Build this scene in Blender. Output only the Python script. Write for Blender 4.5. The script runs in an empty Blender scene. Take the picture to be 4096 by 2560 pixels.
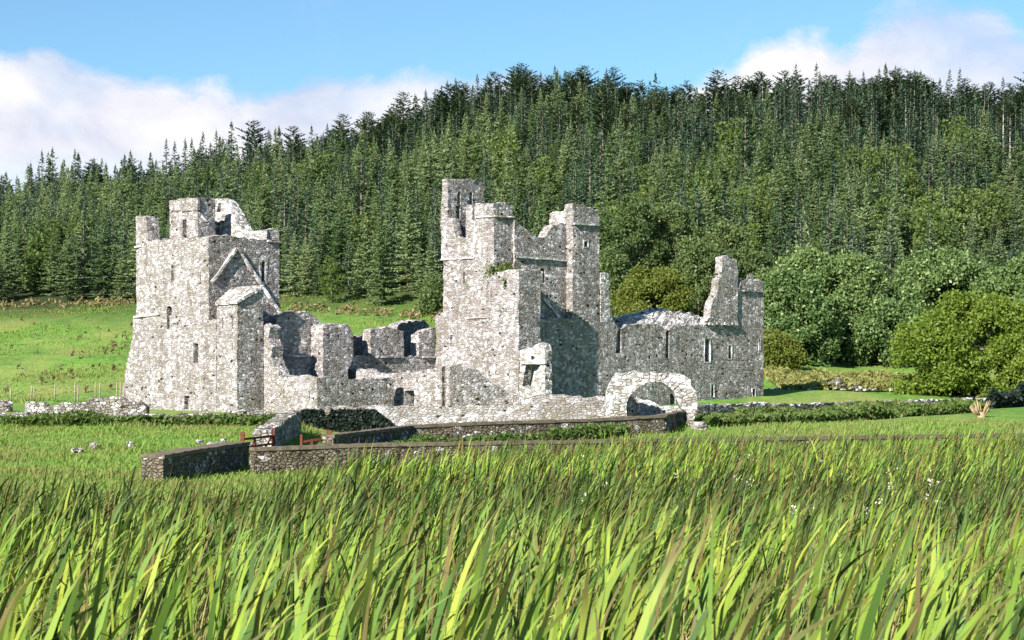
import bpy, bmesh, math, random
import numpy as np
from mathutils import Vector, Matrix, noise
from mathutils.geometry import delaunay_2d_cdt

random.seed(7)
RNG = np.random.default_rng(11)
scene = bpy.context.scene
COL = scene.collection
D2R = math.radians

# ------------------------------------------------------------------ camera frame (calibrated from the photograph)
F, CX, HY, EYE = 7450.0, 2048.0, 1590.0, 3.0
U = Vector((0.734, 0.679)); V = Vector((-0.679, 0.734))      # plan axes of the abbey
cam_d = bpy.data.cameras.new('camera'); cam = bpy.data.objects.new('camera', cam_d); COL.objects.link(cam)
cam.location = (0, 0, EYE); cam.rotation_euler = (math.pi / 2, 0, 0)
cam_d.sensor_width = 36; cam_d.lens = 36 * F / 4096
cam_d.shift_y = (HY - 1280) / 4096
cam_d.clip_start = 0.1; cam_d.clip_end = 5000
cam_d.dof.use_dof = True; cam_d.dof.focus_distance = 120; cam_d.dof.aperture_fstop = 11
scene.camera = cam

def crop(x0, y0, s):
    return lambda x, y: (x0 + x / s, y0 + y / s)
c1 = crop(450, 750, 3.024); c2 = crop(450, 1150, 2.749); c3 = crop(1050, 1150, 2.749); c4 = crop(1700, 680, 2.749)
c5 = crop(1700, 1150, 2.749); c6 = crop(2350, 980, 2.749); c7 = crop(2350, 1400, 3.025); c8 = crop(500, 1550, 2.017)
cL = crop(0, 1150, 2.016); cR = crop(2950, 950, 2.0157)
def Dm(x, y): return (x * 1.6933, y * 1.6933)
def M(fn, pts): return [fn(*p) for p in pts]
def at(sx, d): return Vector(((sx - CX) / F * d, d))
def zat(sy, d): return EYE + (HY - sy) / F * d
def P3(sx, sy, d): return Vector(((sx - CX) / F * d, d, zat(sy, d)))

# ------------------------------------------------------------------ tags
def tag(o, label=None, cat=None, group=None, kind=None):
    if label: o['label'] = label
    if cat: o['category'] = cat
    if group: o['group'] = group
    if kind: o['kind'] = kind
    return o
def empty(name, loc, label, cat, group=None):
    o = bpy.data.objects.new(name, None); COL.objects.link(o); o.location = loc
    o.empty_display_size = 0.3
    return tag(o, label, cat, group)
def link(o, parent=None):
    COL.objects.link(o)
    if parent is not None:
        o.parent = parent
        o.matrix_parent_inverse = Matrix.Translation(parent.location).inverted()
    return o

# ------------------------------------------------------------------ materials
def newmat(name):
    m = bpy.data.materials.new(name); m.use_nodes = True
    nt = m.node_tree; nt.nodes.clear()
    return m, nt
class NT:
    def __init__(s, nt): s.nt = nt
    def n(s, t, **kw):
        nd = s.nt.nodes.new(t)
        for k, v in kw.items():
            if k.startswith('i_'):
                key = k[2:]
                key = int(key) if key.isdigit() else key.replace('_', ' ')
                nd.inputs[key].default_value = v
            else: setattr(nd, k, v)
        return nd
    def l(s, a, b): s.nt.links.new(a, b)
    def math(s, op, a, b=None, clamp=False):
        nd = s.n('ShaderNodeMath', operation=op, use_clamp=clamp)
        for i, x in enumerate((a, b)):
            if x is None: continue
            if isinstance(x, (int, float)): nd.inputs[i].default_value = x
            else: s.l(x, nd.inputs[i])
        return nd.outputs[0]
    def mix(s, fac, a, b, mode='MIX'):
        nd = s.n('ShaderNodeMix', data_type='RGBA', blend_type=mode)
        for key, x in ((0, fac), (6, a), (7, b)):
            if isinstance(x, (int, float)): nd.inputs[key].default_value = x
            elif isinstance(x, tuple): nd.inputs[key].default_value = (*x[:3], 1)
            else: s.l(x, nd.inputs[key])
        return nd.outputs[2]
    def ramp(s, fac, stops, interp='LINEAR'):
        nd = s.n('ShaderNodeValToRGB'); nd.color_ramp.interpolation = interp
        e = nd.color_ramp.elements
        while len(e) < len(stops): e.new(0.5)
        for i, (p, c) in enumerate(stops):
            e[i].position = p
            e[i].color = (c, c, c, 1) if isinstance(c, (int, float)) else (*c, 1)
        s.l(fac, nd.inputs[0]); return nd.outputs[0]
    def noise(s, vec, scale, detail=4, rough=.55, dist=0):
        nd = s.n('ShaderNodeTexNoise', i_Scale=scale, i_Detail=detail, i_Roughness=rough, i_Distortion=dist)
        s.l(vec, nd.inputs['Vector']); return nd.outputs['Fac']

def stone_mat(name, scale=3.0, lichen=.5, base=((.15, .135, .12), (.34, .32, .32)), mortar=(.20, .185, .155), moss=.25, bump=1.0, white=(.78, .77, .78), mortar_w=.07, tilt=.34):
    m, nt = newmat(name); g = NT(nt)
    pos = g.n('ShaderNodeNewGeometry').outputs['Position']
    mp = g.n('ShaderNodeMapping'); mp.inputs['Scale'].default_value = (1, 1, 1.8); g.l(pos, mp.inputs[0])
    nz = g.n('ShaderNodeTexNoise', i_Scale=2.3, i_Detail=2); g.l(mp.outputs[0], nz.inputs['Vector'])
    wv = g.n('ShaderNodeVectorMath', operation='SCALE'); wv.inputs[3].default_value = .28
    g.l(nz.outputs['Color'], wv.inputs[0])
    vec = g.n('ShaderNodeVectorMath', operation='ADD'); g.l(mp.outputs[0], vec.inputs[0]); g.l(wv.outputs[0], vec.inputs[1]); vec = vec.outputs[0]
    vo = g.n('ShaderNodeTexVoronoi', feature='F1', i_Scale=scale, i_Randomness=.9); g.l(vec, vo.inputs['Vector'])
    ve = g.n('ShaderNodeTexVoronoi', feature='DISTANCE_TO_EDGE', i_Scale=scale, i_Randomness=.9); g.l(vec, ve.inputs['Vector'])
    sep = g.n('ShaderNodeSeparateColor'); g.l(vo.outputs['Color'], sep.inputs[0])
    r1, r2, r3 = sep.outputs
    big = g.noise(pos, .35, 4, .6); mid = g.noise(pos, 1.6, 5, .65); fine = g.noise(pos, 9, 4, .6)
    col = g.mix(r1, base[0], base[1])
    col = g.mix(g.math('MULTIPLY', g.ramp(r2, [(.6, 0), (.9, 1)]), .5), col, (.22, .17, .12))
    # crust of pale lichen: whole stones and round blotches
    thr = g.math('ADD', g.math('MULTIPLY', big, .55), g.math('MULTIPLY', mid, .45))
    li = g.math('ADD', r3, g.math('MULTIPLY', g.math('SUBTRACT', thr, .5), 1.6))
    li = g.ramp(li, [(.98 - lichen * .7, 0), (1.12 - lichen * .7 if lichen > .2 else 1, 1)])
    li = g.math('MULTIPLY', li, g.ramp(fine, [(.30, .25), (.55, 1)]))
    bl = g.n('ShaderNodeTexVoronoi', feature='F1', i_Scale=1.7, i_Randomness=1); g.l(pos, bl.inputs['Vector'])
    dn = g.math('ADD', bl.outputs['Distance'], g.math('MULTIPLY', g.math('SUBTRACT', fine, .5), .35))
    bs = g.n('ShaderNodeSeparateColor'); g.l(bl.outputs['Color'], bs.inputs[0])
    rad = g.math('MULTIPLY', bs.outputs[0], .34)
    blot = g.math('GREATER_THAN', rad, dn)
    blot = g.math('MULTIPLY', blot, .5 + .5 * lichen)
    li = g.math('MAXIMUM', li, blot)
    edge = g.ramp(ve.outputs['Distance'], [(0, 0), (mortar_w, 1)])
    mcol = g.mix(g.ramp(mid, [(.35, 0), (.65, 1)]), mortar, tuple(c * .7 for c in mortar))
    col = g.mix(edge, mcol, col)
    col = g.mix(g.math('MULTIPLY', li, .92), col, white)
    mo = g.math('MULTIPLY', g.ramp(g.noise(pos, .8, 5, .7), [(.50, 0), (.68, 1)]), moss)
    col = g.mix(mo, col, (.17, .155, .07))
    col = g.mix(.55, col, g.mix(g.ramp(fine, [(.3, 0), (.7, 1)]), (.62, .62, .62), (1.25, 1.25, 1.25)), 'MULTIPLY')
    st = g.n('ShaderNodeMapping'); st.inputs['Scale'].default_value = (1.3, 1.3, .13); g.l(pos, st.inputs[0])
    col = g.mix(.7, col, g.mix(g.ramp(g.noise(st.outputs[0], 1.0, 5, .6), [(.36, 0), (.62, 1)]), (.68, .65, .60), (1.12, 1.12, 1.13)), 'MULTIPLY')
    hole = g.math('MULTIPLY', g.math('GREATER_THAN', r2, .978), g.ramp(ve.outputs['Distance'], [(.08, 0), (.16, 1)]))
    col = g.mix(hole, col, (.02, .018, .015))
    h = g.math('ADD', g.ramp(ve.outputs['Distance'], [(0, 0), (.12, .8), (.3, 1)]), g.math('MULTIPLY', r1, .45))
    h = g.math('ADD', h, g.math('MULTIPLY', fine, .5))
    h = g.math('SUBTRACT', h, g.math('MULTIPLY', hole, 1.0))
    bp = g.n('ShaderNodeBump', i_Strength=min(1, bump), i_Distance=.07 * max(1, bump)); g.l(h, bp.inputs['Height'])
    tv = g.n('ShaderNodeVectorMath', operation='SUBTRACT'); g.l(vo.outputs['Color'], tv.inputs[0]); tv.inputs[1].default_value = (.5, .5, .5)
    ts = g.n('ShaderNodeVectorMath', operation='SCALE'); ts.inputs[3].default_value = tilt; g.l(tv.outputs[0], ts.inputs[0])
    ta = g.n('ShaderNodeVectorMath', operation='ADD'); g.l(bp.outputs[0], ta.inputs[0]); g.l(ts.outputs[0], ta.inputs[1])
    tn = g.n('ShaderNodeVectorMath', operation='NORMALIZE'); g.l(ta.outputs[0], tn.inputs[0])
    b = g.n('ShaderNodeBsdfPrincipled', i_Roughness=.95); b.inputs['Specular IOR Level'].default_value = .1
    g.l(col, b.inputs['Base Color']); g.l(tn.outputs[0], b.inputs['Normal'])
    o = g.n('ShaderNodeOutputMaterial'); g.l(b.outputs[0], o.inputs[0])
    return m

def plain_mat(name, c0, c1_, scale=4, bump=.3, rough=.85, spec=.2, metallic=0):
    m, nt = newmat(name); g = NT(nt)
    pos = g.n('ShaderNodeNewGeometry').outputs['Position']
    n1 = g.noise(pos, scale, 6, .65)
    col = g.mix(g.ramp(n1, [(.35, 0), (.65, 1)]), c0, c1_)
    bp = g.n('ShaderNodeBump', i_Strength=bump, i_Distance=.04); g.l(g.noise(pos, scale * 3, 4), bp.inputs['Height'])
    b = g.n('ShaderNodeBsdfPrincipled', i_Roughness=rough, i_Metallic=metallic); b.inputs['Specular IOR Level'].default_value = spec
    g.l(col, b.inputs['Base Color']); g.l(bp.outputs[0], b.inputs['Normal'])
    o = g.n('ShaderNodeOutputMaterial'); g.l(b.outputs[0], o.inputs[0])
    return m

def leaf_mat(name, ca, cb, cc=None, trans=.3, rough=.5, spec=.25, posscale=.25, rand=.5, transcol=1.5, isl_amt=.35):
    """foliage: per-instance and per-place variation of the leaf colour, light passing through the leaf"""
    m, nt = newmat(name); g = NT(nt)
    pos = g.n('ShaderNodeNewGeometry').outputs['Position']
    oi = g.n('ShaderNodeObjectInfo').outputs['Random']
    isl = g.n('ShaderNodeNewGeometry').outputs['Random Per Island']
    f = g.math('ADD', g.math('MULTIPLY', oi, rand), g.math('MULTIPLY', g.noise(pos, posscale, 3), 1 - rand))
    f = g.math('ADD', f, g.math('MULTIPLY', g.math('SUBTRACT', isl, .5), isl_amt), True)
    col = g.mix(f, ca, cb)
    if cc:
        col = g.mix(g.math('MULTIPLY', g.math('GREATER_THAN', isl, .86), .7), col, cc)
    b = g.n('ShaderNodeBsdfPrincipled', i_Roughness=rough); b.inputs['Specular IOR Level'].default_value = spec
    g.l(col, b.inputs['Base Color'])
    t = g.n('ShaderNodeBsdfTranslucent'); g.l(g.mix(1.0, col, (transcol, transcol, .6 * transcol), 'MULTIPLY'), t.inputs[0])
    mx = g.n('ShaderNodeMixShader', i_0=trans); g.l(b.outputs[0], mx.inputs[1]); g.l(t.outputs[0], mx.inputs[2])
    o = g.n('ShaderNodeOutputMaterial'); g.l(mx.outputs[0], o.inputs[0])
    return m

def blade_mat(name, greens, dry, tip, trans=.35, edge=.6, patch=0):
    m, nt = newmat(name); g = NT(nt)
    a = g.n('ShaderNodeAttribute', attribute_name='tint'); sp = g.n('ShaderNodeSeparateColor'); g.l(a.outputs['Color'], sp.inputs[0])
    rid, s, dr = sp.outputs
    pos = g.n('ShaderNodeNewGeometry').outputs['Position']
    col = g.ramp(rid, [(i / (len(greens) - 1), c) for i, c in enumerate(greens)])
    col = g.mix(g.math('MULTIPLY', g.noise(pos, .5, 2), .15), col, (.32, .36, .05))
    if patch: col = g.mix(g.math('MULTIPLY', g.ramp(g.noise(pos, .16, 5, .65), [(.44, 0), (.6, 1)]), patch), col, (.2, .17, .065))
    tipf = g.ramp(g.math('ADD', s, g.math('MULTIPLY', dr, .18)), [(edge, 0), (min(1, edge + .28), 1)])
    col = g.mix(g.math('MULTIPLY', tipf, .85), col, tip)
    col = g.mix(g.math('GREATER_THAN', dr, .93), col, dry)
    b = g.n('ShaderNodeBsdfPrincipled', i_Roughness=.55); b.inputs['Specular IOR Level'].default_value = .12
    g.l(col, b.inputs['Base Color'])
    t = g.n('ShaderNodeBsdfTranslucent'); g.l(g.mix(1.0, col, (1.5, 1.5, .6), 'MULTIPLY'), t.inputs[0])
    mx = g.n('ShaderNodeMixShader', i_0=trans); g.l(b.outputs[0], mx.inputs[1]); g.l(t.outputs[0], mx.inputs[2])
    o = g.n('ShaderNodeOutputMaterial'); g.l(mx.outputs[0], o.inputs[0])
    return m

STONE = stone_mat('rubble_limestone', 4.0, .30, base=((.24, .215, .205), (.42, .395, .405)), mortar=(.28, .255, .23), moss=.38, bump=.8, white=(.66, .64, .66))
PALE = stone_mat('lichened_limestone', 3.0, .55, base=((.30, .285, .27), (.50, .48, .46)), mortar=(.19, .17, .14), moss=.12, bump=.9, mortar_w=.04)
DRESSED = stone_mat('dressed_stone', 1.6, .45, base=((.34, .32, .31), (.52, .50, .50)), mortar=(.30, .28, .25), moss=.15, bump=.5, mortar_w=.03)
FIELD = stone_mat('field_stone', 3.4, .42, base=((.17, .155, .135), (.36, .33, .30)), mortar=(.14, .125, .10), moss=.4, bump=1.5)
BROWN = stone_mat('brown_wall_stone', 5.0, .16, base=((.13, .108, .08), (.24, .205, .155)), mortar=(.13, .108, .08), moss=.4, bump=1.3)
COPE = plain_mat('weathered_coping', (.095, .075, .055), (.19, .155, .115), 3, .5, .95, .1)
RUST = plain_mat('red_oxide_paint', (.085, .022, .012), (.18, .05, .025), 9, .3, .7)
WOOD = plain_mat('weathered_wood', (.22, .185, .125), (.38, .33, .24), 8, .3, .9)
DEADWOOD = plain_mat('bleached_deadwood', (.22, .15, .08), (.42, .3, .17), 7, .4, .9)
BARK = plain_mat('bark', (.10, .085, .065), (.2, .17, .14), 4, .5, .95)
PALEBARK = plain_mat('pale_bark', (.33, .29, .25), (.55, .5, .44), 4, .4, .9)

# ------------------------------------------------------------------ mesh helpers
def fast_mesh(name, verts, faces, mat=None, smooth=False):
    """verts (n,3), faces (m,k) arrays of equal-sized polygons"""
    me = bpy.data.meshes.new(name)
    verts = np.asarray(verts, np.float32); faces = np.asarray(faces, np.int32)
    m, k = faces.shape
    me.vertices.add(len(verts)); me.vertices.foreach_set('co', verts.ravel())
    me.loops.add(m * k); me.loops.foreach_set('vertex_index', faces.ravel())
    me.polygons.add(m); me.polygons.foreach_set('loop_start', np.arange(0, m * k, k, dtype=np.int32))
    if smooth: me.polygons.foreach_set('use_smooth', np.ones(m, bool))
    me.update(calc_edges=True)
    if mat: me.materials.append(mat)
    return me
class MB:
    """collects pieces and links them as one mesh object"""
    def __init__(s): s.v = []; s.f = []; s.sm = []
    def add(s, vs, fs, smooth=False):
        o = len(s.v); s.v += [tuple(v) for v in vs]; s.f += [tuple(i + o for i in f) for f in fs]; s.sm += [smooth] * len(fs)
    def build(s, name, mat, parent=None, fix=True):
        me = bpy.data.meshes.new(name); me.from_pydata(s.v, [], s.f)
        me.polygons.foreach_set('use_smooth', s.sm)
        me.materials.append(mat); me.update()
        if fix:
            bm = bmesh.new(); bm.from_mesh(me); bmesh.ops.recalc_face_normals(bm, faces=bm.faces); bm.to_mesh(me); bm.free()
        return link(bpy.data.objects.new(name, me), parent)
    def bar(s, p0, p1, w, h, up=Vector((0, 0, 1)), taper=1.0):
        p0 = Vector(p0); p1 = Vector(p1); d = (p1 - p0).normalized()
        if abs(d.dot(up)) > .98: up = Vector((0, 1, 0))
        sx = d.cross(up).normalized(); sz = sx.cross(d)
        vs = []
        for p, k in ((p0, 1), (p1, taper)):
            for a, b in ((-1, -1), (1, -1), (1, 1), (-1, 1)):
                vs.append(p + sx * (a * w / 2 * k) + sz * (b * h / 2 * k))
        s.add(vs, [(0, 1, 2, 3), (7, 6, 5, 4), (0, 4, 5, 1), (1, 5, 6, 2), (2, 6, 7, 3), (3, 7, 4, 0)])
    def tube(s, pts, rads, seg=6):
        vs = []; fs = []
        for i, p in enumerate(pts):
            p = Vector(p); d = (Vector(pts[min(i + 1, len(pts) - 1)]) - Vector(pts[max(i - 1, 0)])).normalized()
            a = d.orthogonal().normalized(); b = d.cross(a)
            for k in range(seg):
                t = 2 * math.pi * k / seg
                vs.append(p + (a * math.cos(t) + b * math.sin(t)) * rads[i])
        for i in range(len(pts) - 1):
            for k in range(seg):
                fs.append((i * seg + k, i * seg + (k + 1) % seg, (i + 1) * seg + (k + 1) % seg, (i + 1) * seg + k))
        fs.append(tuple(range(seg))[::-1]); fs.append(tuple(range((len(pts) - 1) * seg, len(pts) * seg)))
        s.add(vs, fs, True)

class Plane:
    """upright wall face: anchor point and run direction in plan"""
    def __init__(s, A, d):
        s.A = Vector(A); s.d = Vector(d).normalized()
        n = Vector((-s.d.y, s.d.x)); s.n = n if n.dot(s.A) > 0 else -n
    def tz(s, p):
        rx = (p[0] - CX) / F
        t = (rx * s.A.y - s.A.x) / (s.d.x - rx * s.d.y)
        return (t, zat(p[1], s.A.y + t * s.d.y))
    def w(s, t, z, off=0):
        q = s.A + s.d * t + s.n * off
        return Vector((q.x, q.y, z))
    def moved(s, off, along=0): return Plane(s.A + s.n * off + s.d * along, s.d)
    def pos(s, p): q = s.tz(p); return s.A + s.d * q[0]

def inside(p, poly):
    x, y = p; c = False; j = len(poly) - 1
    for i in range(len(poly)):
        xi, yi = poly[i]; xj, yj = poly[j]
        if (yi > y) != (yj > y) and x < (xj - xi) * (y - yi) / (yj - yi) + xi: c = not c
        j = i
    return c
def roughen(poly, step, jit, rnd, zfree):
    out = []
    for i, a in enumerate(poly):
        b = poly[(i + 1) % len(poly)]
        a = Vector(a); b = Vector(b); L = (b - a).length
        n = max(1, int(L / step)); low = min(a.y, b.y) < zfree
        vert = abs(b.x - a.x) < .25 * abs(b.y - a.y)
        k = (0 if low and vert is False else .45 if vert else 1) * jit
        for j in range(n):
            p = a.lerp(b, j / n)
            if j: p += Vector((rnd.uniform(-k, k) * (.5 if not vert else 1), rnd.uniform(-k, k)))
            out.append((p.x, p.y))
    return out
def slab(name, pl, pts, thick, mat, parent, holes=(), zbot=None, closed=False, jit=.12, tmin=None, tmax=None, tz=False, relief=.035, step=.32, seed=None):
    rnd = random.Random(seed if seed is not None else name + str(len(pts)) + str(round(pts[0][0])))
    q = list(pts) if tz else [pl.tz(p) for p in pts]
    if not closed:
        zb = zbot if zbot is not None else .5
        q = q + [(q[-1][0], zb), (q[0][0], zb)]
    if tmin is not None: q = [(max(t, tmin), z) for t, z in q]
    if tmax is not None: q = [(min(t, tmax), z) for t, z in q]
    zlow = min(z for t, z in q) + .05
    outer = roughen(q, step, jit, rnd, zlow)
    hs = [roughen([pl.tz(p) for p in h] if not tz else list(h), .4, .035, rnd, -99) for h in holes]
    vs = []; es = []
    for loop in [outer] + hs:
        o = len(vs); vs += [Vector(p) for p in loop]; es += [(o + i, o + (i + 1) % len(loop)) for i in range(len(loop))]
    t0 = min(p[0] for p in outer); t1 = max(p[0] for p in outer); z1 = max(p[1] for p in outer)
    g = .55; nb = len(vs)
    for i in range(int((t1 - t0) / g) + 1):
        for j in range(int((z1 - zlow) / g) + 1):
            p = (t0 + (i + .5 + rnd.uniform(-.3, .3)) * g, zlow + (j + .5 + rnd.uniform(-.3, .3)) * g)
            if inside(p, outer) and not any(inside(p, h) for h in hs): vs.append(Vector(p))
    cv, ce, cf, ov, oe, of = delaunay_2d_cdt(vs, es, [], 0, 1e-5)
    keep = []
    for f in cf:
        c = sum((cv[i] for i in f), Vector((0, 0))) / len(f)
        if inside(c, outer) and not any(inside(c, h) for h in hs): keep.append(tuple(f))
    cnt = {}
    for f in keep:
        for a, b in zip(f, f[1:] + f[:1]): cnt.setdefault((min(a, b), max(a, b)), []).append((a, b))
    bound = [e[0] for e in cnt.values() if len(e) == 1]
    bv = {i for e in bound for i in e}
    mb = MB()
    def rel(i):
        if i in bv: return 0
        p = cv[i]; w = pl.w(p.x, p.y)
        return relief * 1.6 * noise.noise(w * .9) + rnd.uniform(-relief, relief)
    mb.add([pl.w(p.x, p.y, rel(i)) for i, p in enumerate(cv)], keep, True)
    mb.add([pl.w(p.x, p.y, thick) for p in cv], [f[::-1] for f in keep], False)
    # reveals and tops, with rubble unevenness across the thickness
    K = max(1, min(5, round(thick / .35)))
    idx = {i: k for k, i in enumerate(sorted(bv))}
    rows = []
    for k in range(K + 1):
        for i in sorted(bv):
            p = cv[i]; e = 0 if k in (0, K) else 1
            rows.append(pl.w(p.x + e * rnd.uniform(-.04, .04), p.y + e * rnd.uniform(-.5, .8) * jit, thick * k / K))
    nbv = len(bv)
    fs = []
    for a, b in bound:
        for k in range(K):
            fs.append((idx[a] + k * nbv, idx[a] + (k + 1) * nbv, idx[b] + (k + 1) * nbv, idx[b] + k * nbv))
    mb.add(rows, fs, False)
    return mb.build(name, mat, parent)
def mould(name, pl, p0, p1, w, proud, mat, parent):
    """projecting string course or drip moulding along a line on a wall face"""
    a = pl.tz(p0); b = pl.tz(p1); mb = MB()
    n3 = Vector((pl.n.x, pl.n.y, 0))
    P0 = pl.w(a[0], a[1], -proud / 2 + .03); P1 = pl.w(b[0], b[1], -proud / 2 + .03)
    d = (P1 - P0).normalized(); up = d.cross(n3).normalized()
    N = max(2, int((P1 - P0).length / .6)); rnd = random.Random(name + str(p0))
    pts = [P0.lerp(P1, i / N) + up * rnd.uniform(-.02, .02) for i in range(N + 1)]
    vs = []
    for p in pts:
        for x, y in ((-.5, -.5), (.5, -.5), (.5, .5), (-.5, .5)): vs.append(p + up * (x * w) + n3 * (y * (proud + .06)))
    fs = [(0, 1, 2, 3), (N * 4 + 3, N * 4 + 2, N * 4 + 1, N * 4)]
    for i in range(N):
        for k in range(4): fs.append((i * 4 + k, i * 4 + (k + 1) % 4, i * 4 + 4 + (k + 1) % 4, i * 4 + 4 + k))
    mb.add(vs, fs); return mb.build(name, mat, parent)
def frame(pl, hole, parent, w=.16, proud=.035, mat=None):
    """dressed-stone surround of an opening"""
    q = [Vector(pl.tz(p)) for p in hole]; c = sum(q, Vector((0, 0))) / len(q)
    hw = max(abs(p.x - c.x) for p in q); hh = max(abs(p.y - c.y) for p in q)
    out = [(c.x + (p.x - c.x) * (hw + w) / hw, c.y + (p.y - c.y) * (hh + w * .9) / hh) for p in q]
    inn = [(p.x, p.y) for p in q]; n = len(q); mb = MB()
    vs = [pl.w(*p, -proud) for p in out] + [pl.w(*p, -proud) for p in inn] + [pl.w(*p, .2) for p in inn] + [pl.w(*p, .1) for p in out]
    fs = []
    for i in range(n):
        j = (i + 1) % n
        fs += [(i, j, n + j, n + i), (n + i, n + j, 2 * n + j, 2 * n + i), (j, i, 3 * n + i, 3 * n + j)]
    mb.add(vs, fs); return mb.build('window', mat or DRESSED, parent)
def rect(fn, x0, y0, x1, y1): return M(fn, [(x0, y0), (x1, y0), (x1, y1), (x0, y1)])
def block(name, c0, du, dv, z0, z1, mat, parent):
    """box over a plan parallelogram"""
    mb = MB(); pts = [c0, c0 + du, c0 + du + dv, c0 + dv]
    vs = [(p.x, p.y, z0) for p in pts] + [(p.x, p.y, z1) for p in pts]
    mb.add(vs, [(3, 2, 1, 0), (4, 5, 6, 7), (0, 1, 5, 4), (1, 2, 6, 5), (2, 3, 7, 6), (3, 0, 4, 7)])
    return mb.build(name, mat, parent)

# ------------------------------------------------------------------ terrain
RIDGE = [(-500, 400), (0, 385), (150, 352), (300, 335), (430, 320), (560, 300), (690, 288), (850, 258), (1000, 208), (1100, 165), (1200, 156), (1300, 150), (1420, 152), (1500, 168), (1650, 178), (1750, 175), (1890, 158), (2000, 158), (2130, 152), (2250, 168), (2419, 185), (2900, 220)]
RA = np.array([(x * 1.6933 - CX) / F for x, y in RIDGE]); RE = np.array([(HY - y * 1.6933) / F for x, y in RIDGE])
YB_A = [-.6, -.27, -.1, .05, .12, .27, .6]; YB_V = [250, 245, 232, 214, 205, 215, 230]
EB_V = [.052, .050, .050, .040, .028, .022, .025]
GLY = [-60, 0, 5, 15, 25, 40, 55, 70, 76, 88, 97, 106, 114, 125, 140]; GLZ = [1.7, 1.5, 1.35, 1.0, .62, .28, .1, .06, .1, .62, 1.05, 1.42, 1.75, 2.08, 2.4]
GRZ = [1.7, 1.5, 1.35, 1.0, .62, .28, .12, .3, .5, 1.1, 1.28, 1.42, 1.6, 1.95, 2.4]
YR = 455.0
def terrain(x, y):
    x = np.asarray(x, float); y = np.asarray(y, float)
    a = np.clip(x / np.maximum(y, 20), -.6, .6)
    near_l = np.interp(y, GLY, GLZ); near_r = np.interp(y, GLY, GRZ)
    w = np.clip((a + .02) / .1, 0, 1); near = near_l * (1 - w) + near_r * w
    yb = np.interp(a, YB_A, YB_V); eb = np.interp(a, YB_A, EB_V); zb = EYE + eb * yb
    er = np.interp(a, RA, RE) - (14.5 - np.clip(a * 8, -2, 0)) / YR; zr = EYE + er * YR
    t = np.clip((y - 140) / (yb - 140), 0, 1)
    t = t * (.75 + .25 * t)
    field = 2.4 + (zb - 2.4) * t
    t2 = np.clip((y - yb) / (YR - yb), 0, 1)
    hill = zb + (zr - zb) * (t2 * (1.12 - .12 * t2))
    back = zr - np.maximum(y - YR, 0) * .12
    sm = lambda v, p, q: np.clip((v - p) / (q - p), 0, 1)
    yard = sm(x, -12.5, -10.2) * (1 - sm(x, -4.5, 0)) * sm(y, 80, 84) * (1 - sm(y, 107.6, 108.4))
    near = near * (1 - yard) + np.minimum(near, .55) * yard
    z = np.where(y < 140, near, np.where(y < yb, field, np.where(y < YR, hill, back)))
    return z
def gz(x, y): return float(terrain(x, y))

yy = np.concatenate([np.arange(-60, 4, 4), np.arange(4, 140, 1.2), np.arange(140, 260, 2.5), np.arange(260, 480, 8), np.arange(480, 1300, 60)])
cc = np.concatenate([np.linspace(-3.0, -.42, 24), np.linspace(-.4, .4, 240), np.linspace(.42, 3.0, 24)])
XX = cc[None, :] * (yy[:, None].clip(60) * .62 + 12); YY = np.repeat(yy[:, None], len(cc), 1)
ZZ = terrain(XX, YY)
bump = np.zeros_like(ZZ)
for i in range(len(yy)):
    if 60 < yy[i] < 262:
        for j in range(len(cc)):
            p = Vector((XX[i, j], YY[i, j], 0))
            k = 1.0 if yy[i] > 140 else .35 if yy[i] < 100 else .12
            bump[i, j] = k * (.5 * noise.noise(p * .07) + .28 * noise.noise(p * Vector((.16, .35, 1)) + Vector((9, 0, 0))) if False else .5 * noise.noise(p * .07) + .28 * noise.noise(Vector((p.x * .16 + 9, p.y * .35, 0))))
ZZ = ZZ + bump
gv = np.stack([XX, YY, ZZ], -1).reshape(-1, 3); ny, nx = XX.shape
ii = (np.arange(ny - 1)[:, None] * nx + np.arange(nx - 1)[None, :]).ravel()
gf = np.stack([ii, ii + 1, ii + nx + 1, ii + nx], -1)

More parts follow.
